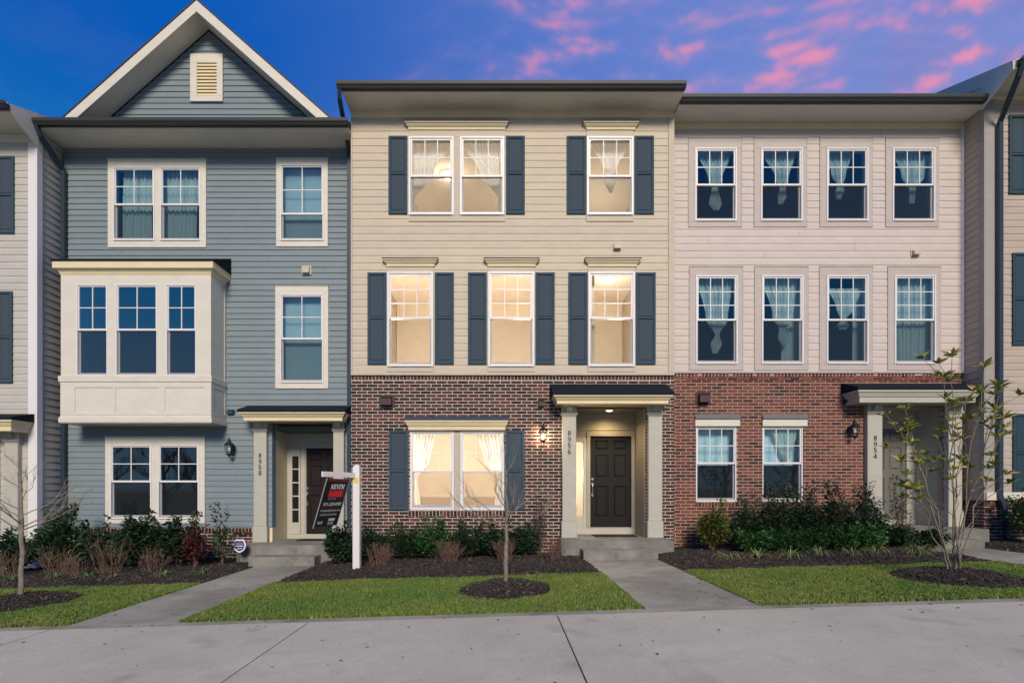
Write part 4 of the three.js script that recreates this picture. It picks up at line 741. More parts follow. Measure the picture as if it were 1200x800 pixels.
  const ga = 'knotted curtains in the upper windows of the pinkish townhouse', la = 'sheer white curtain gathered into a hanging knot in an upper window of the pinkish townhouse';
  curtain(k([[0, 817, 858], [0.5, 830, 846], [0.6, 834, 842], [0.64, 834, 842], [0.9, 831, 846], [1, 836, 843]]), S.y(177), S.y(246), zc, 8, 0.02, la, ga);
  curtain(k([[0, 893, 934], [0.55, 909, 924], [0.7, 914, 921], [0.85, 912, 922], [1, 912, 918]]), S.y(177), S.y(239), zc, 8, 0.02, la, ga);
  curtain(k([[0, 969, 1000], [0.5, 974, 992], [0.72, 982, 988], [0.85, 979, 990], [1, 981, 986]]), S.y(177), S.y(233), zc, 8, 0.02, la, ga);
  curtain(k([[0, 1046, 1093], [0.5, 1056, 1084], [0.72, 1066, 1073], [1, 1066, 1072]]), S.y(176), S.y(238), zc, 9, 0.02, la, ga);
  curtain(k([[0, 817, 861], [0.55, 827, 853], [0.76, 838, 843], [0.88, 833, 846], [1, 835, 841]]), S.y(325), S.y(414), zc, 9, 0.02, la, ga);
  curtain(k([[0, 893, 938], [0.55, 905, 930], [0.74, 913, 921], [0.85, 912, 924], [1, 918, 921]]), S.y(325), S.y(408), zc, 9, 0.02, la, ga);
  curtain(k([[0, 971, 1013], [0.5, 980, 1001], [0.78, 986, 991], [0.9, 981, 996], [1, 984, 992]]), S.y(338), S.y(386), zc, 8, 0.02, la, ga);
  curtain(k([[0, 918, 940], [1, 918, 940]]), S.y(325), S.y(425), zc - 0.08, 5, 0.015, 'straight pale curtain panel beside a knotted curtain in a middle floor window', 'straight curtain panels in the pinkish townhouse'); curtain(k([[0, 1002, 1016], [1, 1002, 1016]]), S.y(325), S.y(425), zc - 0.08, 4, 0.015, 'straight pale curtain panel beside a knotted curtain in a middle floor window', 'straight curtain panels in the pinkish townhouse');
  curtain(k([[0, 1048, 1096], [1, 1048, 1096]]), S.y(327), S.y(426), zc, 10, 0.02, 'full sheer curtain covering the middle floor window above the leafy tree');
  for (const [a, b, l] of [[817, 863, 'pale roller shade in the ground floor window beside the yellow-green shrub'], [895, 941, 'pale roller shade in the ground floor window beside the unlit lantern']]) solo('roller_shade', new G().box(S.x(a), S.x(b), S.y(545), S.y(501), zc - 0.12, zc - 0.115), M.blind, l, 'roller shade');
  curtain(k([[0, 904, 936], [0.6, 912, 930], [1, 919, 924]]), S.y(502), S.y(541), zc, 7, 0.015, 'gathered white curtain in front of the roller shade on the red brick front');
}
// ---------------------------------------------------------------- neighbouring houses cut by the picture edges
{
  const z = 0.15, E = elev(z), x1 = -9.95, x0 = -17, soffitY = E.y(157), yb = ground(-13) - 0.5, side = -9.95;
  const h = thing('end_house', 'pale grey-beige house with blue shutters beside the blue townhouse', 'townhouse', [-13.4, ground(-13.4) - 0.05, z], 'row of three-storey townhouses');
  const ws = [E.r(-58, 184, -3, 274), E.r(-58, 342, -3, 449)], ts = ws.map(r => grow(r, 0.1, 0.005));
  wallCore(h, x0, x1, yb, soffitY + 0.1, z, ws, M.clayGrey[0]);
  const cb = [x1 - 0.17, x1]; part(h, 'corner_board', new G().cbox(cb[0], cb[1], yb, soffitY - 0.2, z, z + 0.03).box(x1 + 0.001, x1 + 0.03, yb, soffitY - 0.05, z - 0.1, z + 0.03), M.vinyl);
  part(h, 'frieze_board', new G().cbox(x0, x1, soffitY - 0.2, soffitY - 0.013, z, z + 0.035), M.white);
  siding(h, [x0, cb[0], yb, soffitY - 0.2], z, 0.15, DUTCH, ts, M.clayGrey, 41);
  siding(h, [z - 0.7, z - 0.1, yb, soffitY + 0.02], side, 0.155, LAP, [], M.clayGrey, 42, 1);
  ws.forEach((r, i) => { surround(h, ts[i], ws, z, M.trimPale); windowUnit(h, r, z + 0.045, { cols: 3, rows: i ? 3 : 2 }); });
  shutter(h, E.r(-2, 184, 17.5, 274), z + 0.017); shutter(h, E.r(-2, 342, 15.5, 449), z + 0.017);
  roofSolid(h, x0, x1 + 0.02, soffitY, z, 0.65); gutter(h, x0, x1 + 0.06, soffitY + 0.01, z + 0.67);
  const zf = z + 0.65, rk = (zz) => soffitY + 0.16 + (zf - zz) * 0.417;
  part(h, 'rake_board', new G().prismX([[zf, soffitY - 0.02], [z + 0.02, soffitY - 0.3], [z + 0.02, rk(z) - 0.3], [z - 5, rk(z - 5) - 0.22], [z - 5, rk(z - 5)], [zf, rk(zf)]], x1 + 0.021, x1 + 0.055), M.white);
  part(h, 'gable_end_wall', new G().prismX([[z + 0.02, soffitY], [z + 0.02, rk(z) - 0.25], [z - 5, rk(z - 5) - 0.2], [z - 5, soffitY]], x1 + 0.0205, x1 + 0.035), M.clayGrey[1]);
  body(h, x0, x1, yb, soffitY, z, 9.8, M.clayGrey[1]); rooms(h, x0, x1, z, 3, [[0.2, 3, []], [3.4, 6, []], [6.4, 8.9, []]], [], M.roomDim);
  // its porch
  const P = elev(z + 0.1), topY = P.y(507), fl = 0.15;
  porch(h, { z, x0: -12.2, x1: -10.72, back: 0.02, floor: fl, top: topY, eave: 2.83, wallTop: 3.02, roofX: [-12.7, P.x(32) + 0.08], cols: [[P.x(5), P.x(21)]], holes: [], m: M.trimPale });
  part(h, 'door_casing', new G().cbox(-11.75, -10.72, fl, 2.35, z, z + 0.04), M.trimPale); panelDoor(h, [-11.65, -10.83, fl + 0.03, 2.25], z + 0.09, M.doorBlack, 1);
}
{
  const z = 0.18, E = elev(z), x0 = 10.3, x1 = 17.3, soffitY = E.y(112), baseY = E.y(586), yb = ground(12) - 0.5;
  const h = thing('end_house', 'beige house with dark teal shutters and a navy downspout at its corner', 'townhouse', [13.8, ground(13.8) - 0.05, z], 'row of three-storey townhouses');
  const ws = [E.r(1204, 140, 1258, 228), E.r(1206, 300, 1260, 405), E.r(1206, 488, 1260, 575)], ts = ws.map(r => grow(r, 0.01, 0.1, 0.02, 0.1));
  wallCore(h, x0, x1, baseY - 0.02, soffitY + 0.1, z, ws, M.endSiding[0]);
  part(h, 'corner_board', new G().cbox(x0, x0 + 0.2, baseY, soffitY - 0.1, z, z + 0.03).box(x0 - 0.03, x0 - 0.001, baseY, soffitY + 0.3, z - 0.1, z + 0.03), mat(0.33, 0.31, 0.29, 0.6, { map: grainMap }));
  part(h, 'frieze_board', new G().cbox(x0, x1, soffitY - 0.1, soffitY - 0.013, z, z + 0.035), M.cream);
  part(h, 'trim_board', new G().cbox(x0, x1, baseY, baseY + 0.17, z + 0.031, z + 0.06), M.white);
  siding(h, [x0 + 0.2, x1, baseY + 0.17, soffitY - 0.1], z, 0.145, DUTCH, ts, M.endSiding, 51);
  siding(h, [z - 0.6, z - 0.1, baseY, soffitY + 0.03], x0 - 0.001, 0.155, LAP, [], M.endSiding, 52, -1);
  ws.forEach((r, i) => { surround(h, ts[i], ws, z, M.trimPale); windowUnit(h, r, z + 0.045, { cols: 3, rows: i === 1 ? 3 : 2 }); });
  for (const r of [E.r(1181.5, 136, 1202, 228), E.r(1185.5, 297, 1204, 405), E.r(1186, 485, 1204, 577)]) shutter(h, r, z + 0.017, { m: M.tealShutter, pm: M.tealShutter });
  brickWork(h, x0, x1, yb, baseY, z + 0.02, [], 'brown', M.mortarPale, [[13, 20, -2, 5]], [[x0, x1, baseY - 0.11, baseY, 0.0755]], 55, 60);
  brickWork(h, z - 0.6, z + 0.009, yb, baseY, x0 - 0.02, [], 'brown', M.mortarPale, [], [[z - 0.6, z + 0.02, baseY - 0.11, baseY, 0.0755]], 56, 0, -1);
  roofSolid(h, x0 - 0.06, x1, soffitY, z, 0.71); gutter(h, x0 - 0.05, x1, soffitY + 0.01, z + 0.73);
  const zf = z + 0.71, rk = zz => soffitY + 0.16 + (zf - zz) * 0.417;
  part(h, 'rake_board', new G().prismX([[zf, soffitY - 0.02], [z + 0.02, soffitY - 0.32], [z + 0.02, rk(z) - 0.3], [z - 5, rk(z - 5) - 0.24], [z - 5, rk(z - 5)], [zf, rk(zf)]], x0 - 0.095, x0 - 0.061), M.white);
  part(h, 'gable_end_wall', new G().prismX([[z + 0.02, soffitY], [z + 0.02, rk(z) - 0.25], [z - 5, rk(z - 5) - 0.2], [z - 5, soffitY]], x0 - 0.075, x0 - 0.0605), M.white);
  { const g = new G(); for (let i = 0; i < 8; i++) { const y = soffitY + 0.25 + i * 0.15; g.prismX([[z - 0.05, y], [z - 5, y], [z - 5, y + 0.136], [z - 0.05, y + 0.136]].map(([a, b]) => [a, Math.min(b, rk(a) - 0.26)]), x0 - 0.092, x0 - 0.076); } part(h, 'gable_boards', g, M.white); }
  spout(h, [[x0 + 0.02, soffitY + 0.03, zf + 0.08], [x0 + 0.03, soffitY - 0.15, zf - 0.02], [x0 + 0.25, soffitY - 0.62, z + 0.09], [x0 + 0.25, baseY + 0.1, z + 0.09], [x0 + 0.3, baseY - 0.12, z + 0.12], [x0 + 0.36, ground(10.6) + 0.12, z + 0.14], [x0 + 0.5, ground(10.7) + 0.06, z + 0.4]]);
  body(h, x0, x1, yb, soffitY, z, 9.8, M.endSiding[1]); rooms(h, x0, x1, z, 3, [[0.8, 3.4, []], [3.9, 6.6, []], [7, 9.6, []]], [], M.roomDim);
}
// ---------------------------------------------------------------- sign post and signs
{
  const x = -2.69, z = 1.6, y = ground(x), t = thing('sign_post', 'white wooden yard sign post with a side arm in the mulch', 'sign post', [x, y, z]);
  const H = 2.0, w = 0.064;
  part(t, 'post', new G().cbox(x - w, x + w, y - 0.05, y + H - 0.06, z - w, z + w, 0.006), M.vinyl);
  part(t, 'post_cap', new G().flared(x - w, x + w, z - w, z + w, [[y + H - 0.059, 0], [y + H - 0.03, -0.02], [y + H, -0.055]]), M.vinyl);
  const a = [-0.43, 0, 0.903], ay = y + H - 0.2, P = (d, yy = 0) => [x + a[0] * d, ay + yy, z + a[2] * d];
  part(t, 'arm', new G().bar(P(0.05), P(0.86), 0.04, 0.09), M.vinyl);
  part(t, 'yellow_tag', new G().cbox(x - 0.045, x + 0.045, ay - 0.14, ay - 0.04, z + w + 0.001, z + w + 0.006, 0.001), mat(0.75, 0.52, 0.03, 0.6));
  // hanging board, swung aside
  const cv = document.createElement('canvas'); cv.width = 384; cv.height = 560; const c = cv.getContext('2d');
  c.fillStyle = '#14171b'; c.fillRect(0, 0, 384, 560); c.fillStyle = '#8c1420'; c.fillRect(0, 0, 384, 26);
  const tx = (s, xx, yy, f, col) => { c.font = f; c.fillStyle = col; c.fillText(s, xx, yy); };
  tx('KEVIN', 96, 118, 'bold 78px sans-serif', '#f0f0f0'); c.fillStyle = '#c8141e'; c.fillRect(90, 132, 240, 82); tx('BAILEY', 100, 198, 'bold 64px sans-serif', '#e8343c');
  tx('REALTOR', 104, 244, 'bold 30px sans-serif', '#8d8f93'); tx('571-229-9787', 50, 316, 'bold 50px sans-serif', '#e6e6e6'); c.fillStyle = '#7a1a28'; c.fillRect(40, 338, 250, 7);
  tx('kevinbaileyhomes.com', 38, 384, 'bold 30px sans-serif', '#dcdcdc'); tx('sold by kevin bailey', 42, 432, 'bold 30px sans-serif', '#d0d0d0');
  tx('SeB', 34, 532, 'italic bold 46px serif', '#e8e8e8'); c.fillStyle = '#c9c9c9'; c.fillRect(210, 470, 110, 30); c.fillStyle = '#8a8d92'; c.fillRect(210, 508, 100, 40);
  const tx1 = new THREE.CanvasTexture(cv); tx1.colorSpace = THREE.SRGBColorSpace;
  const s = new THREE.Group(); s.name = numbered('hanging_sign'); scene.add(s); tag(s, 'black and red hanging board swung under the white post arm', 'sign');
  const W = 0.56, Hh = 0.9, top = P(0.47, -0.075); s.position.set(...top);
  s.rotation.order = 'YXZ'; s.rotation.y = Math.atan2(0.903, 0.43); s.rotation.x = 0.36;
  const bd = new THREE.Mesh(new G().box(-W / 2, W / 2, -Hh, 0, -0.004, 0.004).geo(), mat(0.02, 0.022, 0.026, 0.5)); bd.name = 'board'; s.add(bd);
  const face = new THREE.Mesh(new THREE.PlaneGeometry(W - 0.004, Hh - 0.004).translate(0, -Hh / 2, 0.0055), mat(1, 1, 1, 0.5, { map: tx1 })); face.name = 'printed_face'; s.add(face);
  const rail = new THREE.Mesh(joined(...[-1, 1].map(k => new G().box(k * W / 2 - 0.006, k * W / 2 + 0.006, -Hh - 0.03, 0.01, -0.008, 0.008).geo())), mat(0.3, 0.3, 0.3, 0.5)); rail.name = 'edge_rail'; s.add(rail);
  const hook = new THREE.Mesh(joined(...[-1, 1].map(k => new THREE.TorusGeometry(0.02, 0.004, 6, 14).translate(k * 0.2, 0.02, 0))), M.nickel); hook.name = 'hook'; s.add(hook);
}
{
  const x = -5.47, z = 0.42, y = ground(x), t = thing('yard_sign', 'small blue shield-shaped security sign beside the stoop', 'sign', [x, y, z]);
  part(t, 'stake', new G().bar([x, y - 0.05, z], [x, y + 0.42, z], 0.014), M.nickel);
  const sh = k => { const s = new THREE.Shape(); const p = [[-0.1, 0.11], [-0.06, 0.135], [0, 0.125], [0.06, 0.135], [0.1, 0.11], [0.118, 0.06], [0.125, 0], [0.1, -0.07], [0.05, -0.115], [0, -0.135], [-0.05, -0.115], [-0.1, -0.07], [-0.125, 0], [-0.118, 0.06]]; p.forEach(([a, b], i) => i ? s.lineTo(a * k, b * k) : s.moveTo(a * k, b * k)); return s; };
  const cy = y + 0.44;
  part(t, 'shield', new THREE.ExtrudeGeometry(sh(1.05), { depth: 0.01, bevelEnabled: false }).translate(x, cy, z), mat(0.72, 0.74, 0.8, 0.5));
  part(t, 'blue_field', new THREE.ExtrudeGeometry(sh(0.82), { depth: 0.003, bevelEnabled: false }).translate(x, cy, z + 0.0105), mat(0.03, 0.03, 0.14, 0.5));
  part(t, 'print_band', new G().box(x - 0.075, x + 0.075, cy + 0.02, cy + 0.07, z + 0.014, z + 0.0155).geo(), mat(0.16, 0.15, 0.34, 0.5));
  part(t, 'print_line', joined(new G().box(x - 0.08, x + 0.08, cy - 0.012, cy + 0.008, z + 0.014, z + 0.0155).geo(), new G().box(x - 0.05, x + 0.05, cy - 0.06, cy - 0.045, z + 0.014, z + 0.0155).geo()), mat(0.6, 0.62, 0.66, 0.5));
}
// ---------------------------------------------------------------- plants
function limbs(out, a, b, r0, r1, bend, q, n = 5) {              // tapered, slightly crooked stem from a to b
  const pts = []; for (let i = 0; i <= n; i++) { const t = i / n, w = Math.sin(t * Math.PI) * bend; pts.push(new THREE.Vector3(lerp(a[0], b[0], t) + w * (q() - 0.5) * 2, lerp(a[1], b[1], t) + w * (q() - 0.5), lerp(a[2], b[2], t) + w * (q() - 0.5) * 2)); }
  const seg = r0 > 0.02 ? 8 : r0 > 0.007 ? 5 : 3, P = [], I = [], U = []; let s = new THREE.Vector3(1, 0, 0), L = 0;
  for (let i = 0; i <= n; i++) {
    const t = pts[Math.min(i + 1, n)].clone().sub(pts[Math.max(i - 1, 0)]).normalize(); s.addScaledVector(t, -s.dot(t)); if (s.lengthSq() < 1e-4) s.set(0, 0, 1); s.normalize(); const u = new THREE.Vector3().crossVectors(t, s), r = lerp(r0, r1, i / n);
    if (i) L += pts[i].distanceTo(pts[i - 1]);
    for (let k = 0; k <= seg; k++) { const an = k / seg * 6.2832, v = pts[i].clone().addScaledVector(s, Math.cos(an) * r).addScaledVector(u, Math.sin(an) * r); P.push(v.x, v.y, v.z); U.push(k / seg * 0.3, L); }
  }
  for (let i = 0; i < n; i++) for (let k = 0; k < seg; k++) { const A = i * (seg + 1) + k, B = A + seg + 1; I.push(A, A + 1, B, B, A + 1, B + 1); }
  const g = new THREE.BufferGeometry(); g.setAttribute('position', new THREE.Float32BufferAttribute(P, 3)); g.setAttribute('uv', new THREE.Float32BufferAttribute(U, 2)); g.setIndex(I); g.computeVertexNormals(); out.push(g);
  return pts;
}
const leafMat = mat(1, 1, 1, 0.6, { vertexColors: true });
function leaf(g, p, dir, len, wid, col, droop, q) {              // folded blade of four faces
  const d = dir.clone().normalize(), up = Math.abs(d.y) > 0.9 ? new THREE.Vector3(1, 0, 0) : new THREE.Vector3(0, 1, 0), s = new THREE.Vector3().crossVectors(d, up).normalize(), n = new THREE.Vector3().crossVectors(s, d); s.applyAxisAngle(d, (q() - 0.5) * 1.6);
  const at = (t, o, l) => new THREE.Vector3(...p).addScaledVector(d, t * len).addScaledVector(s, o * wid).addScaledVector(n, l * len - droop * t * t * len).toArray();
  g.col = col; const A = at(0, 0, 0), B = at(0.5, 0.5, 0.06), C = at(1, 0, 0), D = at(0.5, -0.5, 0.06), Mid = at(0.5, 0, 0);
  g.tri(A, B, Mid).tri(B, C, Mid).tri(C, D, Mid).tri(D, A, Mid);
}
const shade = (cols, q) => { const c = cols[Math.floor(q() * cols.length)], k = 0.7 + 0.6 * q(); return c.map(v => v * k); };
const DARK = [[0.022, 0.055, 0.022], [0.03, 0.074, 0.028], [0.018, 0.044, 0.02], [0.052, 0.095, 0.048]], MIDG = [[0.04, 0.135, 0.03], [0.062, 0.17, 0.04], [0.03, 0.095, 0.025]], LIME = [[0.13, 0.16, 0.02], [0.09, 0.13, 0.025], [0.17, 0.15, 0.03], [0.05, 0.09, 0.02]], REDL = [[0.12, 0.015, 0.02], [0.08, 0.012, 0.018], [0.05, 0.03, 0.02]], GOLD = [[0.13, 0.2, 0.028], [0.2, 0.23, 0.04], [0.33, 0.27, 0.07], [0.08, 0.15, 0.025], [0.36, 0.27, 0.1]];
function shrub(x, z, w, hgt, o, label, group) {                  // leafy shrub: stems and a loose crown of leaves
  const { cols = DARK, n: n0 = 900, len: len0 = 0.05, seed = 1, loose = 0.25, name = 'shrub', sprigs = 8, dep = w * 0.8 } = o, n = Math.round(n0 * 3.6), len = len0 * 1.3, y = ground(x) + 0.04, q = rng(seed), t = thing(name, label, 'shrub', [x, y, z], group), st = [], g = new G(), tips = [];
  for (let i = 0; i < sprigs; i++) { const a = i / sprigs * 6.283 + q(), rr0 = 0.15 + 0.75 * q(), e = [x + Math.cos(a) * rr0 * w / 2, y + hgt * (0.6 + 0.5 * q() * (1 + loose)), z + Math.sin(a) * rr0 * dep / 2]; const pts = limbs(st, [x + 0.06 * (q() - 0.5), y - 0.05, z + 0.06 * (q() - 0.5)], e, 0.009, 0.003, 0.05, q, 5); tips.push(pts); }
  for (let i = 0; i < n; i++) {
    let p;
    if (q() < 0.45) { const pts = tips[Math.floor(q() * tips.length)], k = 0.35 + 0.65 * q(), f = k * 5, j = Math.min(4, Math.floor(f)); p = pts[j].clone().lerp(pts[j + 1], f - j); p.x += (q() - 0.5) * 0.13; p.y += (q() - 0.4) * 0.1; p.z += (q() - 0.5) * 0.13; }
    else { const a = q() * 6.283, u = 2 * q() - 1, r = Math.cbrt(0.25 + 0.75 * q()), cl = 0.86 + 0.25 * PN.noise(Math.cos(a) * 2 + seed, u * 2.5, Math.sin(a) * 2); p = new THREE.Vector3(x + Math.cos(a) * Math.sqrt(1 - u * u) * r * cl * w / 2, y + hgt * (0.52 + 0.46 * u * r * cl), z + Math.sin(a) * Math.sqrt(1 - u * u) * r * cl * dep / 2); }
    if (p.y < y + 0.02) p.y = y + 0.02 + 0.1 * q();
    leaf(g, p.toArray(), new THREE.Vector3(p.x - x + (q() - 0.5) * 0.5, 0.15 + (q() - 0.35) * 0.6, p.z - z + (q() - 0.2) * 0.5), len * (0.6 + 0.8 * q()), len * 0.62 * (0.7 + 0.6 * q()), shade(cols, q), 0.2, q);
  }
  part(t, 'stems', joined(...st), M.twig); part(t, 'foliage', g, leafMat);
}
function twiggy(x, z, w, hgt, seed, label, group, m = M.twig, n = 26) {   // leafless shrub
  const y = ground(x) + 0.04, q = rng(seed), t = thing('bare_shrub', label, 'shrub', [x, y, z], group), st = [];
  for (let i = 0; i < n; i++) {
    const a = q() * 6.283, r = (0.3 + 0.7 * q()) * w / 2, e = [x + Math.cos(a) * r, y + hgt * (0.55 + 0.5 * q()), z + Math.sin(a) * r * 0.8], pts = limbs(st, [x + Math.cos(a) * r * 0.35, y - 0.05, z + Math.sin(a) * r * 0.35], e, 0.0055, 0.0018, 0.05, q, 4);
    for (let j = 0; j < 3; j++) { const p = pts[2 + Math.floor(q() * 2)]; limbs(st, p.toArray(), [p.x + (q() - 0.5) * w * 0.5, p.y + hgt * 0.3 * q() + 0.03, p.z + (q() - 0.5) * w * 0.5], 0.003, 0.0015, 0.02, q, 2); }
  }
  part(t, 'stems', joined(...st), m);
}
function tuft(x, z, r, cols, seed, label, group, n = 46) {       // strappy clump
  const y = ground(x) + 0.05, q = rng(seed), g = new G();
  for (let i = 0; i < n; i++) {
    const a = q() * 6.283, L = r * (0.6 + 0.7 * q()), w = 0.006 + 0.006 * q(), h0 = L * (0.5 + 0.7 * q()), cx = Math.cos(a), cz = Math.sin(a), bx = x + cx * 0.03 * q(), bz = z + cz * 0.03 * q(); g.col = shade(cols, q);
    const k = (t) => [bx + cx * L * t, y + h0 * (1.9 * t - 1.75 * t * t), bz + cz * L * t], e = (t, s, ww) => { const p = k(t); return [p[0] - cz * ww * s, p[1], p[2] + cx * ww * s]; };
    for (let j = 0; j < 4; j++) g.quad(e(j / 4, -1, w * (1 - j / 5)), e(j / 4, 1, w * (1 - j / 5)), e((j + 1) / 4, 1, w * (1 - (j + 1) / 4.6)), e((j + 1) / 4, -1, w * (1 - (j + 1) / 4.6)));
  }
  solo('grass_clump', g, leafMat, label, 'plant', group);
}
{ // blue townhouse bed
  const gb = 'broad-leaved evergreen shrubs under the blue townhouse windows', lb = 'dark broad-leaved evergreen shrub under the blue townhouse windows';
  for (const [x, z, w, h, s, n] of [[-9.1, 0.55, 1.3, 1.0, 1, 700], [-8.2, 0.5, 1.15, 0.8, 2, 520], [-7.4, 0.6, 1.25, 0.98, 3, 760], [-6.7, 0.5, 1.1, 0.9, 4, 600], [-9.75, 0.9, 0.9, 0.75, 5, 400]]) shrub(x, z, w, h, { seed: s, n, len: 0.075, loose: 0.5, sprigs: 11 }, lb, gb);
  shrub(-5.78, 0.5, 0.5, 0.85, { seed: 6, n: 90, len: 0.07, loose: 0.9, sprigs: 6 }, 'tall sparse green shrub beside the small shield sign');
  shrub(-6.2, 0.75, 0.5, 0.75, { seed: 7, n: 170, len: 0.06, cols: REDL, loose: 0.7, sprigs: 6 }, 'small dark red-leaved shrub under the blue townhouse window', null);
  const gt = 'leafless brown shrubs in the blue townhouse bed', lt = 'leafless brown twiggy shrub in front of the evergreen shrubs';
  for (const [x, z, w, h, s] of [[-7.55, 1.25, 0.9, 0.75, 11], [-8.6, 1.2, 0.8, 0.6, 12], [-6.7, 1.3, 0.6, 0.55, 13], [-9.4, 1.35, 0.7, 0.6, 14], [-8.0, 1.5, 0.6, 0.45, 16]]) twiggy(x, z, w, h, s, lt, gt);
  const gg = 'green strappy clumps along the blue townhouse bed', lg = 'green strappy plant clump at the edge of the blue townhouse bed';
  for (const [x, s] of [[-8.85, 1], [-8.25, 2], [-7.6, 3], [-6.1, 4], [-5.55, 5], [-9.4, 6], [-7.0, 7]]) tuft(x, 1.75 + 0.12 * Math.sin(s * 2), 0.2, s === 7 ? [[0.16, 0.14, 0.08]] : [[0.05, 0.14, 0.03], [0.08, 0.16, 0.04], [0.16, 0.15, 0.07]], s + 60, lg, gg);
}
{ // bed under the lit window
  const gb = 'dense dark evergreens under the lit window', lb = 'dense dark green shrub against the brown brick under the lit window';
  for (const [x, z, w, h, s, c] of [[-2.65, 0.55, 0.95, 0.62, 21, DARK], [-1.98, 0.5, 1.0, 0.66, 22, DARK], [-1.35, 0.55, 1.0, 0.74, 23, MIDG], [-0.7, 0.5, 1.0, 0.68, 24, DARK], [-0.05, 0.5, 0.95, 0.64, 25, DARK], [0.48, 0.5, 0.7, 0.6, 26, DARK]]) shrub(x, z, w, h, { seed: s, n: 800, len: 0.045, cols: c }, lb, gb);
  shrub(-3.2, 0.95, 0.65, 0.75, { seed: 27, n: 420, len: 0.07, loose: 0.5 }, 'leafy green shrub behind the white sign post');
  const gt = 'round reddish bare shrubs in front of the lit window', lt = 'low round reddish-brown bare shrub in the bed under the lit window';
  for (const [x, s] of [[-2.35, 31], [-1.02, 32], [0.08, 33], [1.02, 34]]) twiggy(x, 1.15, 0.58, 0.46, s, lt, gt, mat(0.15, 0.085, 0.07, 0.95), 46);
  shrub(0.78, 0.45, 0.35, 1.05, { seed: 28, n: 190, len: 0.035, loose: 0.6, sprigs: 7, cols: [[0.1, 0.09, 0.06], [0.06, 0.05, 0.04], [0.14, 0.13, 0.1]] }, 'thin greyish shrub against the brown brick beside the porch column');
}
{ // bed below the red brick
  shrub(4.4, 0.45, 0.75, 0.85, { seed: 41, n: 480, len: 0.06, cols: LIME, loose: 0.5 }, 'yellow-green shrub at the corner of the red brick wall');
  const gb = 'dark evergreens below the red brick', lb = 'dark green shrub below the red brick windows';
  for (const [x, z, w, h, s] of [[5.1, 0.35, 0.9, 0.85, 42], [5.75, 0.35, 1.0, 1.05, 43], [6.4, 0.3, 0.9, 0.95, 44], [7.0, 0.35, 1.0, 1.05, 45], [7.65, 0.35, 0.8, 0.95, 46]]) shrub(x, z, w, h, { seed: s, n: 600, len: 0.055, loose: 0.7, sprigs: 14 }, lb, gb);
  const gc = 'low spreading green shrubs below the red brick', lc = 'low spreading bright green shrub in front of the dark ones on the red brick side';
  for (const [x, s] of [[5.0, 51], [5.55, 52], [6.1, 53], [6.65, 54], [7.2, 55]]) shrub(x, 1.0, 0.8, 0.42, { seed: s, n: 560, len: 0.05, cols: MIDG, sprigs: 7, dep: 0.5 }, lc, gc);
  shrub(8.0, 0.75, 0.8, 0.45, { seed: 56, n: 460, len: 0.05 }, 'low dark shrub in front of the stoop by the leafy tree'); shrub(8.55, 0.95, 0.7, 0.4, { seed: 57, n: 360, len: 0.05 }, 'low dark shrub beside the step behind the leafy tree');
  shrub(8.15, 0.6, 0.5, 1.15, { seed: 58, n: 200, len: 0.035, loose: 0.6, cols: [[0.06, 0.055, 0.035], [0.09, 0.08, 0.05]], sprigs: 9 }, 'thin upright brownish shrub in front of the grey door');
  const gg = 'variegated grass clumps along the red brick bed', lg = 'pale striped grass clump in the bed below the red brick';
  for (const [x, s] of [[4.1, 1], [4.72, 2], [5.25, 3], [5.85, 4], [6.35, 5], [6.95, 6], [7.45, 7], [7.75, 8]]) tuft(x, 1.75 + 0.15 * Math.sin(s * 3), 0.27, [[0.2, 0.2, 0.08], [0.3, 0.27, 0.13], [0.07, 0.14, 0.04], [0.14, 0.16, 0.06]], s + 80, lg, gg, 60);
  shrub(10.75, 0.75, 0.9, 0.95, { seed: 59, n: 650, len: 0.06, cols: [...MIDG, [0.16, 0.06, 0.05]] }, 'green and reddish shrub beside the navy downspout');
  shrub(-10.2, 1.6, 0.5, 0.8, { seed: 61, n: 160, len: 0.06, cols: [[0.25, 0.02, 0.04], [0.16, 0.02, 0.03]], loose: 0.6, sprigs: 6 }, 'small crimson-leaved shrub beside the white porch column');
}
// young trees
function sapling(x, z, H, seed, label, whorl) {
  const q = rng(seed), y = ground(x) + 0.1, t = thing('young_tree', label, 'tree', [x, y, z], 'bare saplings in the lawns'), tr = [], br = [];
  const fork = H * whorl; limbs(tr, [x, y - 0.08, z], [x + 0.02, y + fork, z], 0.035, 0.025, 0.012, q, 8); limbs(tr, [x + 0.02, y + fork, z], [x - 0.02, y + H, z + 0.02], 0.022, 0.003, 0.02, q, 9);
  const twig = (p, d, L, r, lev) => {
    const e = p.clone().addScaledVector(d, L), pts = limbs(br, p.toArray(), e.toArray(), r, r * 0.35, L * 0.05, q, 5); if (lev > 2) return;
    const n = lev === 0 ? 4 : 2; for (let i = 0; i < n; i++) { const k = 1 + Math.floor(q() * 4), o = pts[k]; twig(o, d.clone().add(new THREE.Vector3((q() - 0.5) * 1.1, 0.15 + 0.5 * q(), (q() - 0.5) * 1.1)).normalize(), L * (0.32 + 0.25 * q()), r * 0.5, lev + 1); }
  };
  for (let i = 0; i < 12; i++) { const f = i / 12, a = i * 2.4 + q() * 0.6, hy = y + lerp(fork * 0.86, H * 0.86, f * f * 0.9 + 0.1 * f), d = new THREE.Vector3(Math.cos(a), 0.35 + 0.55 * f + 0.2 * q(), Math.sin(a) * 0.9).normalize(); twig(new THREE.Vector3(x + 0.02 * (1 - f), hy, z), d, lerp(1.0, 0.32, f) * (0.75 + 0.4 * q()), lerp(0.011, 0.005, f), 0); }
  part(t, 'trunk', joined(...tr), M.paleBark); part(t, 'branches', joined(...br), M.paleBark);
}
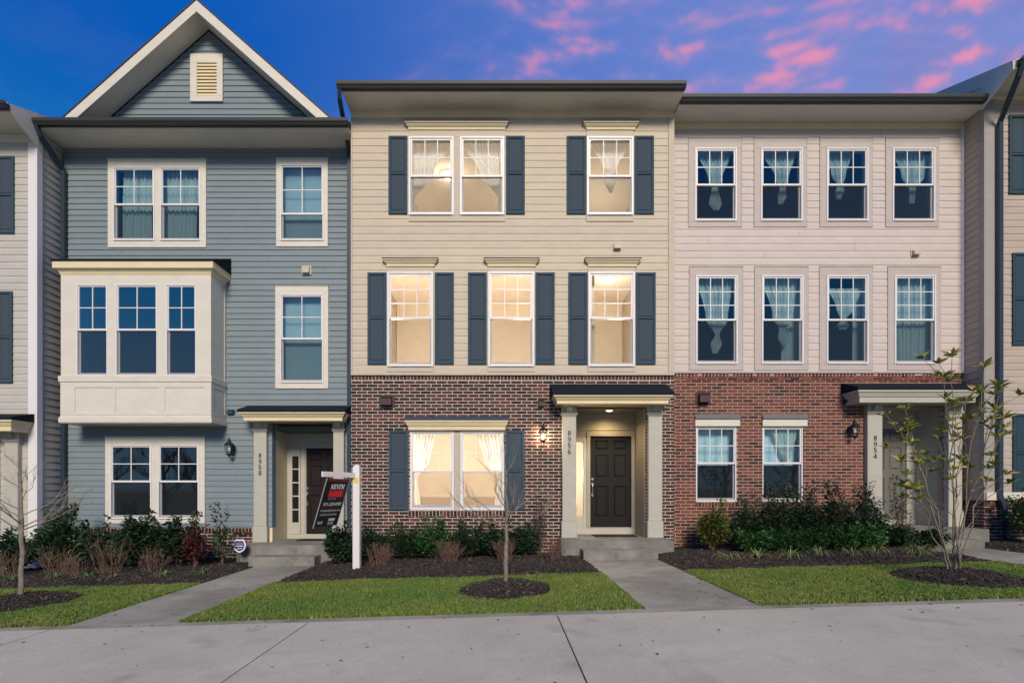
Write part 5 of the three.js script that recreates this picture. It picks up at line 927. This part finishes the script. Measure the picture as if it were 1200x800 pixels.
sapling(0.05, 3.68, 2.2, 5, 'bare pale sapling in the lawn before the lit ground floor window', 0.4);
sapling(-7.0, 3.66, 2.35, 8, 'bare sapling in the lawn before the blue townhouse corner', 0.48);
{ // leafy multi-stem tree
  const x = 6.47, z = 3.78, y = ground(x) + 0.1, q = rng(71), t = thing('young_tree', 'multi-stem young tree with sparse yellow-green leaves in the mulch ring', 'tree', [x, y, z]), tr = [], g = new G();
  const tops = [[-0.75, 2.05, 0.1], [-0.5, 2.35, -0.25], [-0.28, 2.75, 0.15], [0.02, 3.08, -0.05], [0.2, 2.85, 0.25], [0.35, 2.45, -0.2], [0.55, 2.15, 0.15], [-0.9, 1.55, 0.2], [0.62, 2.6, 0.05]];
  const rosette = (p, d, n, L) => { for (let i = 0; i < n; i++) { const a = i / n * 6.283 + q(), s = new THREE.Vector3(Math.cos(a), -0.1 + 1.3 * q(), Math.sin(a)).addScaledVector(d, 0.45); leaf(g, p.toArray(), s, L * (0.7 + 0.6 * q()), 0.038 + 0.02 * q(), shade(GOLD, q), 0.18, q); } };
  for (const [i, o] of tops.entries()) {
    const b = [x + 0.14 * (q() - 0.5), y - 0.06, z + 0.14 * (q() - 0.5)], e = [x + o[0], y + o[1], z + o[2]], pts = limbs(tr, b, e, 0.015 - 0.0006 * i, 0.004, 0.045, q, 9), d = pts[9].clone().sub(pts[8]).normalize();
    rosette(pts[9], d, 13, 0.15); rosette(pts[8], d, 10, 0.15); rosette(pts[7], d, 7, 0.14); if (i % 2) rosette(pts[6], d, 6, 0.14);
    for (let j = 0; j < 6; j++) { const k = 4 + Math.floor(q() * 5), s = pts[k], L = 0.25 + 0.3 * q(), dd = new THREE.Vector3((q() - 0.5) * 1.4 + o[0] * 0.5, 0.5 + 0.5 * q(), (q() - 0.5) * 1.2).normalize(), tip = limbs(tr, s.toArray(), s.clone().addScaledVector(dd, L).toArray(), 0.007, 0.003, 0.03, q, 4)[4]; rosette(tip, dd, 10, 0.115); }
  }
  for (let j = 0; j < 7; j++) { const a = q() * 6.283; limbs(tr, [x, y + 0.3 + 0.5 * q(), z], [x + Math.cos(a) * (0.5 + 0.5 * q()), y + 0.8 + 0.6 * q(), z + Math.sin(a) * 0.5], 0.007, 0.002, 0.05, q, 6); }
  part(t, 'trunk', joined(...tr), M.paleBark); part(t, 'leaves', g, leafMat);
}
// bare street trees on the far side of the street, mirrored in the unlit ground floor windows
function streetTree(x, z, H, seed) {
  const q = rng(seed), y = ground(x) - 0.16, t = thing('street_tree', 'large bare tree across the street, mirrored in the ground floor windows', 'tree', [x, y, z], 'bare trees across the street'), tr = [], br = [];
  const top = limbs(tr, [x, y - 0.1, z], [x + (q() - 0.5) * 0.6, y + H * 0.55, z], 0.2, 0.1, 0.15, q, 7);
  const grow2 = (p, d, L, r, lev) => { const pts = limbs(br, p.toArray(), p.clone().addScaledVector(d, L).toArray(), r, r * 0.4, L * 0.06, q, 4); if (lev >= 3) return; for (let i = 0; i < 5; i++) { const o = pts[1 + Math.floor(q() * 3.99)]; grow2(o, d.clone().add(new THREE.Vector3((q() - 0.5) * 1.5, 0.1 + 0.5 * q(), (q() - 0.5) * 1.5)).normalize(), L * (0.45 + 0.25 * q()), r * 0.5, lev + 1); } };
  for (let i = 0; i < 9; i++) { const a = i * 2.4, p = top[2 + Math.floor(i / 9 * 5.9)]; grow2(p, new THREE.Vector3(Math.cos(a), 0.7 + 0.5 * q(), Math.sin(a)).normalize(), H * (0.22 + 0.12 * q()), 0.06, 0); }
  part(t, 'trunk', joined(...tr), M.bark); part(t, 'branches', joined(...br), M.twig);
}
[[-36, 33, 8.5], [-31, 35, 9], [-26, 32, 8], [16, 33, 8.5], [20.5, 35, 9], [25, 32, 8]].forEach(([x, z, H], i) => streetTree(x, z, H, 400 + i));
renderer.render(scene, camera);
